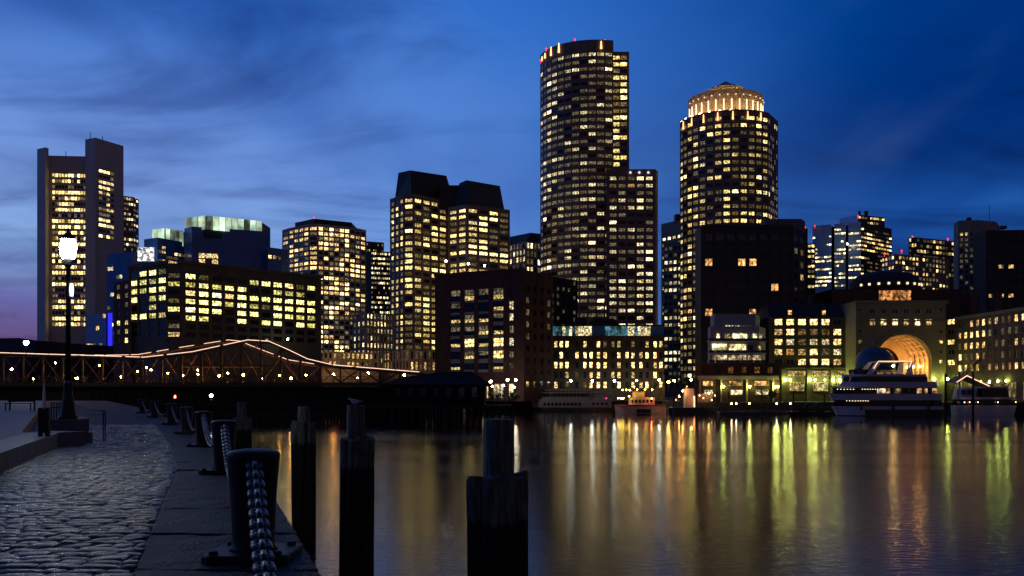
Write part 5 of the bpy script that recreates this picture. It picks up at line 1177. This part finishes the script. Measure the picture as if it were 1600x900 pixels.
for k_ in (0, 1):
    b = MB(); b.tube([P(1493, 600 - k_ * 6, 262), P(1534, 561 - k_ * 3, 262)], .13, 5); b.build('rail', BLACKIRON, gw)
for i in range(9):
    t_ = i / 8; b = MB(); b.tube([P(1493, 600, 262).lerp(P(1534, 561, 262), t_), P(1493, 594, 262).lerp(P(1534, 558, 262), min(1, t_ + .1))], .07, 4); b.build('lattice_bar', BLACKIRON, gw)
b = MB(); b.tube([P(1499, 628, 262), P(1499, 580, 262)], .22, 6); b.build('mast', BLACKIRON, gw)

# ------------------------------------------------------------------ foreground: bollards and chains
def bollard_meshes():
    b1 = MB(); b1.lathe([(.235, .06), (.205, .10), (.195, .16), (.215, .6), (.243, .93), (.250, .965), (.243, .985), (.20, 1.003), (.12, 1.016), (.03, 1.02)], n=32)
    b2 = MB(); s2 = .39; c_ = .07
    pl = [(-s2 + c_, -s2), (s2 - c_, -s2), (s2, -s2 + c_), (s2, s2 - c_), (s2 - c_, s2), (-s2 + c_, s2), (-s2, s2 - c_), (-s2, -s2 + c_)]
    b2.prism(pl, -.02, .055); b2.prism(pl, .055, .07, top=[(x * .975, y * .975) for x, y in pl])
    b3 = MB(); b3.lathe([(.045, .07), (.045, .095), (.03, .105)], n=6)
    b4 = MB()
    for i in range(12):
        a0_, a1_ = 2 * math.pi * i / 12, 2 * math.pi * (i + 1) / 12; b4.tube([(.05 * math.cos(a0_), 0, .05 * math.sin(a0_)), (.05 * math.cos(a1_), 0, .05 * math.sin(a1_))], .016, 6, cap=False)
    return [x.mesh(nm, BLACKIRON, smooth=sm) for x, nm, sm in ((b1, 'post', True), (b2, 'base_plate', False), (b3, 'bolt', False), (b4, 'chain_eye', True))]
PM, BM, NM, EM = bollard_meshes()
BLAB = ['nearest black iron bollard on square base plate with heavy chain', 'second nearest iron bollard with chain links hanging in front', 'third iron bollard along the quay edge counted from the camera', 'fourth iron bollard along the quay edge counted from the camera', 'fifth iron bollard along the quay edge, small red light above it', 'sixth iron bollard along the quay edge counted from the camera', 'farthest iron bollard along the quay edge in view']
allb = [BOL0] + BOL
for i, p in enumerate(BOL):
    t_ = thing('bollard', BLAB[i], 'bollard', p, 'chained iron bollards along the quay'); dv = (allb[i] - p).normalized(); rzz = math.atan2(dv.y, dv.x) + math.pi / 2
    rzz += .12
    link('post', PM, t_, p, rzz); bp_ = link('base_plate', BM, t_, p)
    for sx in (-.29, .29):
        for sy in (-.29, .29):
            ca, sa = 1.0, 0.0; link('bolt', NM, bp_, p + Vector((sx * ca - sy * sa, sx * sa + sy * ca, 0)))
    e_ = link('chain_eye', EM, t_, p + dv * .255 + Vector((0, 0, .9)), rzz + math.pi / 2)
CHAIN = mat('chain_steel', (.035, .035, .04), .36, .3, .3, 8)
lk = MB(); rr_, hl, hw_ = .025, .068, .053; pts = []
for i in range(16):
    th = 2 * math.pi * i / 16; pts.append(Vector((hl * (1 if math.cos(th) > 0 else -1) * .55 + hw_ * math.cos(th), hw_ * math.sin(th), 0)))
for i in range(16):
    lk.tube([pts[i], pts[(i + 1) % 16]], rr_, 7, cap=False)
lk.tube([(0, -hw_, 0), (0, hw_, 0)], rr_ * .9, 6)
LM = lk.mesh('chain_link', CHAIN, smooth=True)
CL = ['heavy iron chain hanging from the nearest bollard towards the camera', 'heavy chain between the nearest and second bollards', 'chain between the second and third bollards', 'chain between the third and fourth bollards', 'chain between the fourth and fifth bollards', 'chain between the fifth and sixth bollards', 'chain between the sixth and farthest bollards']
for i in range(7):
    a, c = allb[i + 1] + Vector((0, 0, .9)), allb[i] + Vector((0, 0, .9)); dv = (c - a); dv.z = 0; dv.normalize(); a = a + dv * .27; c = c - dv * .27
    L = (c - a).length; sag = .62; pth = []; nseg = 400
    for k_ in range(nseg + 1):
        t_ = k_ / nseg; pth.append(a.lerp(c, t_) - Vector((0, 0, sag * 4 * t_ * (1 - t_))))
    ch = thing('chain', CL[i], 'chain', a, 'chains between the bollards'); pitch = .130; acc = 0; nxt = pitch * .5; q = 0; joined = MB()
    for k_ in range(nseg):
        sl_ = (pth[k_ + 1] - pth[k_]).length
        while acc + sl_ >= nxt:
            p = pth[k_].lerp(pth[k_ + 1], (nxt - acc) / sl_); tdir = (pth[k_ + 1] - pth[k_]).normalized()
            qt = tdir.to_track_quat('X', 'Z') @ Matrix.Rotation(R(90 * (q % 2)), 3, 'X').to_quaternion()
            if i < 3:
                o = link('chain_link', LM, ch, p); o.rotation_mode = 'QUATERNION'; o.rotation_quaternion = qt
            else:
                for (v0, v1) in ((Vector((-.09, 0, 0)), Vector((.09, 0, 0))),):
                    joined.tube([p + qt @ v0, p + qt @ v1], .035 + .015 * (q % 2), 5)
            q += 1; nxt += pitch
        acc += sl_
    if joined.v: joined.build('chain_links', mat('dull_chain', (.02, .02, .022), .6, 0, .3, 8, 0, 8, .25), ch)['kind'] = 'stuff'

# ------------------------------------------------------------------ pile clusters
pm_ = bpy.data.materials.new('weathered_pile'); pm_.use_nodes = True
n, l = pm_.node_tree.nodes, pm_.node_tree.links; b = n['Principled BSDF']; b.inputs['Roughness'].default_value = .8
g_ = n.new('ShaderNodeNewGeometry'); sp = n.new('ShaderNodeSeparateXYZ'); l.new(g_.outputs['Position'], sp.inputs[0])
mpn = n.new('ShaderNodeMapping'); mpn.inputs['Scale'].default_value = (9, 9, 1.1); l.new(g_.outputs['Position'], mpn.inputs[0])
nz = n.new('ShaderNodeTexNoise'); nz.inputs['Scale'].default_value = 2.0; nz.inputs['Detail'].default_value = 6; l.new(mpn.outputs[0], nz.inputs['Vector'])
woodc = ramp(n, [(.32, (.03, .036, .03)), (.5, (.09, .105, .085)), (.7, (.20, .22, .185))]); l.new(nz.outputs[0], woodc.inputs[0])
zz = mth(n, l, 'ADD', sp.outputs[2], mth(n, l, 'MULTIPLY_ADD', nz.outputs[0], .36, -.18))
dry = mrange(n, l, zz, 4.0, 4.12)
cc = mixc(n, l, dry, (.006, .007, .006), woodc.outputs[0]); l.new(cc, b.inputs['Base Color'])
bpn = n.new('ShaderNodeBump'); bpn.inputs['Strength'].default_value = .9; bpn.inputs['Distance'].default_value = .03; l.new(nz.outputs[0], bpn.inputs['Height']); l.new(bpn.outputs[0], b.inputs['Normal'])
PILE = pm_
def wobbly(b, x, y, r, z1, cut, seed, n_=18):
    rr = random.Random(seed); ph = [rr.uniform(0, 6.28) for _ in range(4)]; base = len(b.v); zs = [-2, 1, 2.2, 3.2, 4.0, z1 - .25, z1 - .02]
    lean = (rr.uniform(-.02, .02), rr.uniform(-.02, .02))
    for iz, z in enumerate(zs):
        for j in range(n_):
            th = 2 * math.pi * j / n_; r2_ = r * (1 + .05 * math.sin(3 * th + ph[0]) + .035 * math.sin(7 * th + ph[1]) + .025 * math.sin(11 * th + z + ph[2])) * (1.06 if z < 3.6 else 1) * (.97 if iz == len(zs) - 1 else 1)
            zt_ = z + (cut * math.cos(th - ph[3]) if iz == len(zs) - 1 else 0); b.v.append((x + lean[0] * (z - 2) + r2_ * math.cos(th), y + lean[1] * (z - 2) + r2_ * math.sin(th), zt_))
    for i in range(len(zs) - 1):
        for j in range(n_):
            j2 = (j + 1) % n_; b.f.append((base + i * n_ + j, base + i * n_ + j2, base + (i + 1) * n_ + j2, base + (i + 1) * n_ + j)); b.m.append(0)
    e = base + (len(zs) - 1) * n_; b.f.append(tuple(e + j for j in range(n_))); b.m.append(0)
clusters = [(779, 14.7, 740, 653, 'nearest dolphin of bundled timber piles standing in the water'), (557.5, 25.0, 682, 632.5, 'pile cluster with the gull perched on its tall centre pile'), (474.5, 37.0, 659, 634, 'pile cluster just right of the nearest bollard, third from camera'), (378.5, 50.0, 651, 628, 'farthest dark pile cluster behind the second bollard')]
for ci, (px, Y, pyo, pyc, lb) in enumerate(clusters):
    x = xpix(px, Y); t_ = thing('pile_cluster', lb, 'piles', (x, Y, 0), 'pile clusters in the water'); zo, zc_ = zpix(pyo, Y), zpix(pyc, Y)
    b = MB(); wobbly(b, x, Y, .235, zc_, .004, ci * 20 + 1); b.build('centre_pile', PILE, t_)
    for k_ in range(8):
        th = R(45 * k_ + 22 + ci * 9); b = MB(); wobbly(b, x + .315 * math.cos(th), Y + .315 * math.sin(th), .15, zo + random.Random(ci * 9 + k_).uniform(-.07, .05), .03, ci * 30 + k_ + 5, 14); b.build('outer_pile', PILE, t_)
# gull on the second cluster
zc_ = zpix(632.5, 25.0); gxx = xpix(554.5, 25)
gu = thing('gull', 'white and grey gull resting on a pile top, facing left', 'bird', (gxx, 25, zc_))
b = MB(); secs = [(.20, .085, .010, .006), (.14, .085, .028, .018), (.07, .080, .055, .045), (.0, .078, .066, .062), (-.06, .088, .056, .060), (-.095, .115, .036, .042), (-.115, .145, .030, .032), (-.14, .160, .031, .030), (-.165, .158, .022, .022), (-.185, .150, .008, .008)]
ns = 12; base = 0
for x_, z_, ry_, rz2 in secs:
    for j in range(ns):
        th = 2 * math.pi * j / ns; b.v.append((gxx + x_, 25 + ry_ * math.cos(th), zc_ + z_ + rz2 * math.sin(th)))
for i in range(len(secs) - 1):
    for j in range(ns):
        j2 = (j + 1) % ns; b.f.append((i * ns + j, i * ns + j2, (i + 1) * ns + j2, (i + 1) * ns + j)); b.m.append(0)
b.f.append(tuple(range(ns))); b.m.append(0); b.f.append(tuple((len(secs) - 1) * ns + j for j in reversed(range(ns)))); b.m.append(0)
b.build('body', mat('gull_white', (.8, .8, .8), .8, 0, .03, 5), gu, smooth=True)
for sy in (-1, 1):
    b = MB(); b.hexa([(gxx - .06, 25 + sy * .055, zc_ + .08), (gxx + .22, 25 + sy * .012, zc_ + .085), (gxx + .22, 25 + sy * .03, zc_ + .09), (gxx - .05, 25 + sy * .075, zc_ + .07), (gxx - .05, 25 + sy * .045, zc_ + .135), (gxx + .2, 25 + sy * .008, zc_ + .105), (gxx + .2, 25 + sy * .022, zc_ + .105), (gxx - .04, 25 + sy * .06, zc_ + .13)]); b.build('wing', mat('gull_grey', (.4, .42, .45), .8), gu, smooth=True)
    b = MB(); b.tube([(gxx - .0, 25 + sy * .02, zc_), (gxx - .0, 25 + sy * .02, zc_ + .03)], .006, 5); b.build('leg', mat('gull_leg', (.5, .3, .2), .6), gu)
b = MB(); b.tube([(gxx - .18, 25, zc_ + .152), (gxx - .215, 25, zc_ + .146)], [.010, .002], 6); b.build('beak', mat('gull_beak', (.6, .4, .05), .5), gu)

# ------------------------------------------------------------------ tall quay lamp and railings on the left
YL = 30.0; lx = xpix(106.5, YL); 
lt = thing('tall_quay_lamp', 'tall black iron lamp post with blazing white lantern on stepped stone plinth', 'lamp', (lx, YL, QZ))
b = MB(); b.box((lx - .53, YL - .53, QZ - .05), (lx + .53, YL + .53, QZ + .28)); b.build('plinth', mat('plinth_stone', (.10, .10, .11), .8), lt)
b = MB(); b.box((lx - .45, YL - .45, QZ + .28), (lx + .45, YL + .45, QZ + .72)); b.build('plinth_step', mat('plinth_stone', (.10, .10, .11), .8), lt)
b = MB(); b.lathe([(.29, .72), (.27, .80), (.22, .86), (.23, .95), (.19, 1.05), (.165, 1.3), (.17, 1.34), (.14, 1.4), (.125, 1.75), (.135, 1.8), (.10, 1.9)], (lx, YL, QZ), 16); b.build('fluted_base', BLACKIRON, lt, smooth=True)
b = MB(); b.lathe([(.088, 1.9), (.07, 4.2), (.062, 5.45), (.11, 5.5), (.07, 5.56), (.16, 5.72)], (lx, YL, QZ), 14); b.build('pole', BLACKIRON, lt, smooth=True)
b = MB(); b.lathe([(.17, 5.72), (.22, 5.85), (.25, 6.12), (.20, 6.32)], (lx, YL, QZ), 12); b.build('lantern_glass', lamp_mat('lantern_white', (.93, 1.0, .97), 100), lt, smooth=True)
b = MB(); b.lathe([(.27, 6.32), (.18, 6.44), (.05, 6.56), (.02, 6.68)], (lx, YL, QZ), 12); b.build('lantern_cap', BLACKIRON, lt)
b = MB(); b.lathe([(.05, 4.55), (.07, 4.75), (.05, 4.95)], (lx + .13, YL - .05, QZ), 8); b.build('side_lamp', lamp_mat('side_lamp', (.85, .95, 1), 2.2), lt)
# slender pointed marker post on the kerb
sx_, sy_ = xpix(69, 25.5), 25.5; zk = QZ + PLZ
mk_ = thing('pointed_marker_post', 'dark twin-sided marker post with pale pointed top on the kerb', 'post', (sx_, sy_, zk))
for o_ in (-.09, .09):
    b = MB(); b.box((sx_ + o_ - .05, sy_ - .05, zk), (sx_ + o_ + .05, sy_ + .05, zk + .75)); b.build('leg', BLACKIRON, mk_)
b = MB(); b.box((sx_ - .13, sy_ - .04, zk + .08), (sx_ + .13, sy_ + .04, zk + .72)); b.build('panel', BLACKIRON, mk_)
b = MB(); b.lathe([(.055, .75), (.045, 1.0), (.035, 1.2), (.004, 1.45)], (sx_, sy_, zk), 4); b.build('finial', mat('pale_metal', (.5, .5, .5), .4, .6), mk_)
# stair railings
def rail(label, pts, posts):
    t_ = thing('handrail', label, 'railing', pts[0], 'handrails by the plaza steps')
    for dz_ in (0, -.14): b = MB(); b.tube([Vector(p) + Vector((0, 0, dz_)) for p in pts], .022, 6); b.build('rail', BLACKIRON, t_)
    for p, zb in posts: b = MB(); b.tube([(p[0], p[1], zb), tuple(p)], .02, 6); b.build('post', BLACKIRON, t_)
r0, r1, r2_ = P(118, 632, 33), P(145, 641, 31.5), P(164.5, 641, 31)
rail('handrail sloping down to the cobbles right of the tall lamp', [r0, r1, r2_, r2_ - Vector((0, 0, .5))], [(r2_, QZ), (P(161.5, 641, 30.6), QZ)])
q0, q1 = P(80, 629.5, 30.5), P(116, 630, 31.5)
rail('short barred guard rail left of the tall lamp plinth', [q0, q1], [(q0.lerp(q1, i / 9), QZ + PLZ - .02) for i in range(10)])
# bench on the plaza
bx_, by_ = xpix(28, 62), 62.0; zk = QZ + PLZ - .012
bn = thing('plaza_bench', 'dark slatted bench on the raised plaza at far left', 'bench', (bx_, by_, zk))
for i in range(4): b = MB(); b.box((bx_ - .9, by_ + i * .12, zk + .44), (bx_ + .9, by_ + i * .12 + .09, zk + .48)); b.build('seat_slat', TIMBER, bn)
for i in range(3): b = MB(); b.box((bx_ - .9, by_ + .5 + i * .03, zk + .55 + i * .13), (bx_ + .9, by_ + .53 + i * .03, zk + .65 + i * .13)); b.build('back_slat', TIMBER, bn)
for o_ in (-.8, .8):
    b = MB(); b.box((bx_ + o_ - .03, by_, zk), (bx_ + o_ + .03, by_ + .06, zk + .44)); b.box((bx_ + o_ - .03, by_ + .47, zk), (bx_ + o_ + .03, by_ + .6, zk + .9)); b.build('leg', BLACKIRON, bn)
# round stone planter behind the lamp
px_ = xpix(119, 34); pl_ = thing('round_planter', 'pale round planter half hidden behind the tall lamp plinth', 'planter', (px_, 34, QZ))
b = MB(); b.lathe([(.34, 0), (.42, .3), (.46, .62), (.44, .66), (.38, .66)], (px_, 34, QZ), 20); b.build('bowl', KERB, pl_, smooth=True)
b = MB(); b.lathe([(.39, .6), (.02, .63)], (px_, 34, QZ), 16); b.build('soil', TIMBER, pl_)

# ------------------------------------------------------------------ shrubs and small trees on the far wharf
LEAF = mat('dark_foliage', (.045, .06, .025), .8, 0, .4, 1.5)
def tree(label, px, Y, h, w, seed, name='wharf_tree'):
    r = random.Random(seed); x = xpix(px, Y); t_ = thing(name, label, 'tree', (x, Y, 3.2), 'wharf planting'); b = MB()
    b.tube([(x, Y, 3.1), (x + .1, Y, 3.2 + h * .35), (x, Y, 3.2 + h * .7)], [.16, .11, .04], 7)
    for i in range(6):
        th = r.uniform(0, 6.28); z = 3.2 + h * r.uniform(.3, .5); b.tube([(x, Y, z), (x + w * .35 * math.cos(th), Y + w * .35 * math.sin(th), z + h * .25)], [.06, .02], 5)
    b.build('trunk', TIMBER, t_); b = MB()
    cl_ = [(r.gauss(0, w * .24), r.gauss(0, w * .24), h * r.uniform(.42, .95), r.uniform(.25, .5) * w * .5) for _ in range(14)]
    for cx_, cy_, cz, rad in cl_:
        for _ in range(55):
            v_ = Vector((r.gauss(0, 1), r.gauss(0, 1), r.gauss(0, 1))).normalized() * rad * r.random() ** .4; p = Vector((x + cx_, Y + cy_, 3.2 + cz)) + v_; s_ = r.uniform(.12, .26)
            e1 = Vector((r.gauss(0, 1), r.gauss(0, 1), r.gauss(0, 1))).normalized() * s_; e2 = e1.cross(Vector((r.gauss(0, 1), r.gauss(0, 1), r.gauss(0, 1)))).normalized() * s_ * .6
            b.face([p - e1, p + e2, p + e1, p - e2])
    b.build('crown', LEAF, t_)
tree('small dark tree left of the excursion boat bow', 822, 318, 5.0, 4.2, 1); tree('low dark shrub right of the wharf house below warehouse lamps', 778, 286, 2.6, 5.0, 2, 'wharf_shrub'); tree('rounded shrub between wharf house and the excursion boat', 800, 286, 2.4, 5.0, 5, 'wharf_shrub')
tree('bare-topped dark tree between amber lamps and brick arcade', 1064, 300, 7.5, 4.5, 3); tree('small planted tree at right end of the brick arcade', 1206, 272, 3.2, 2.4, 4)
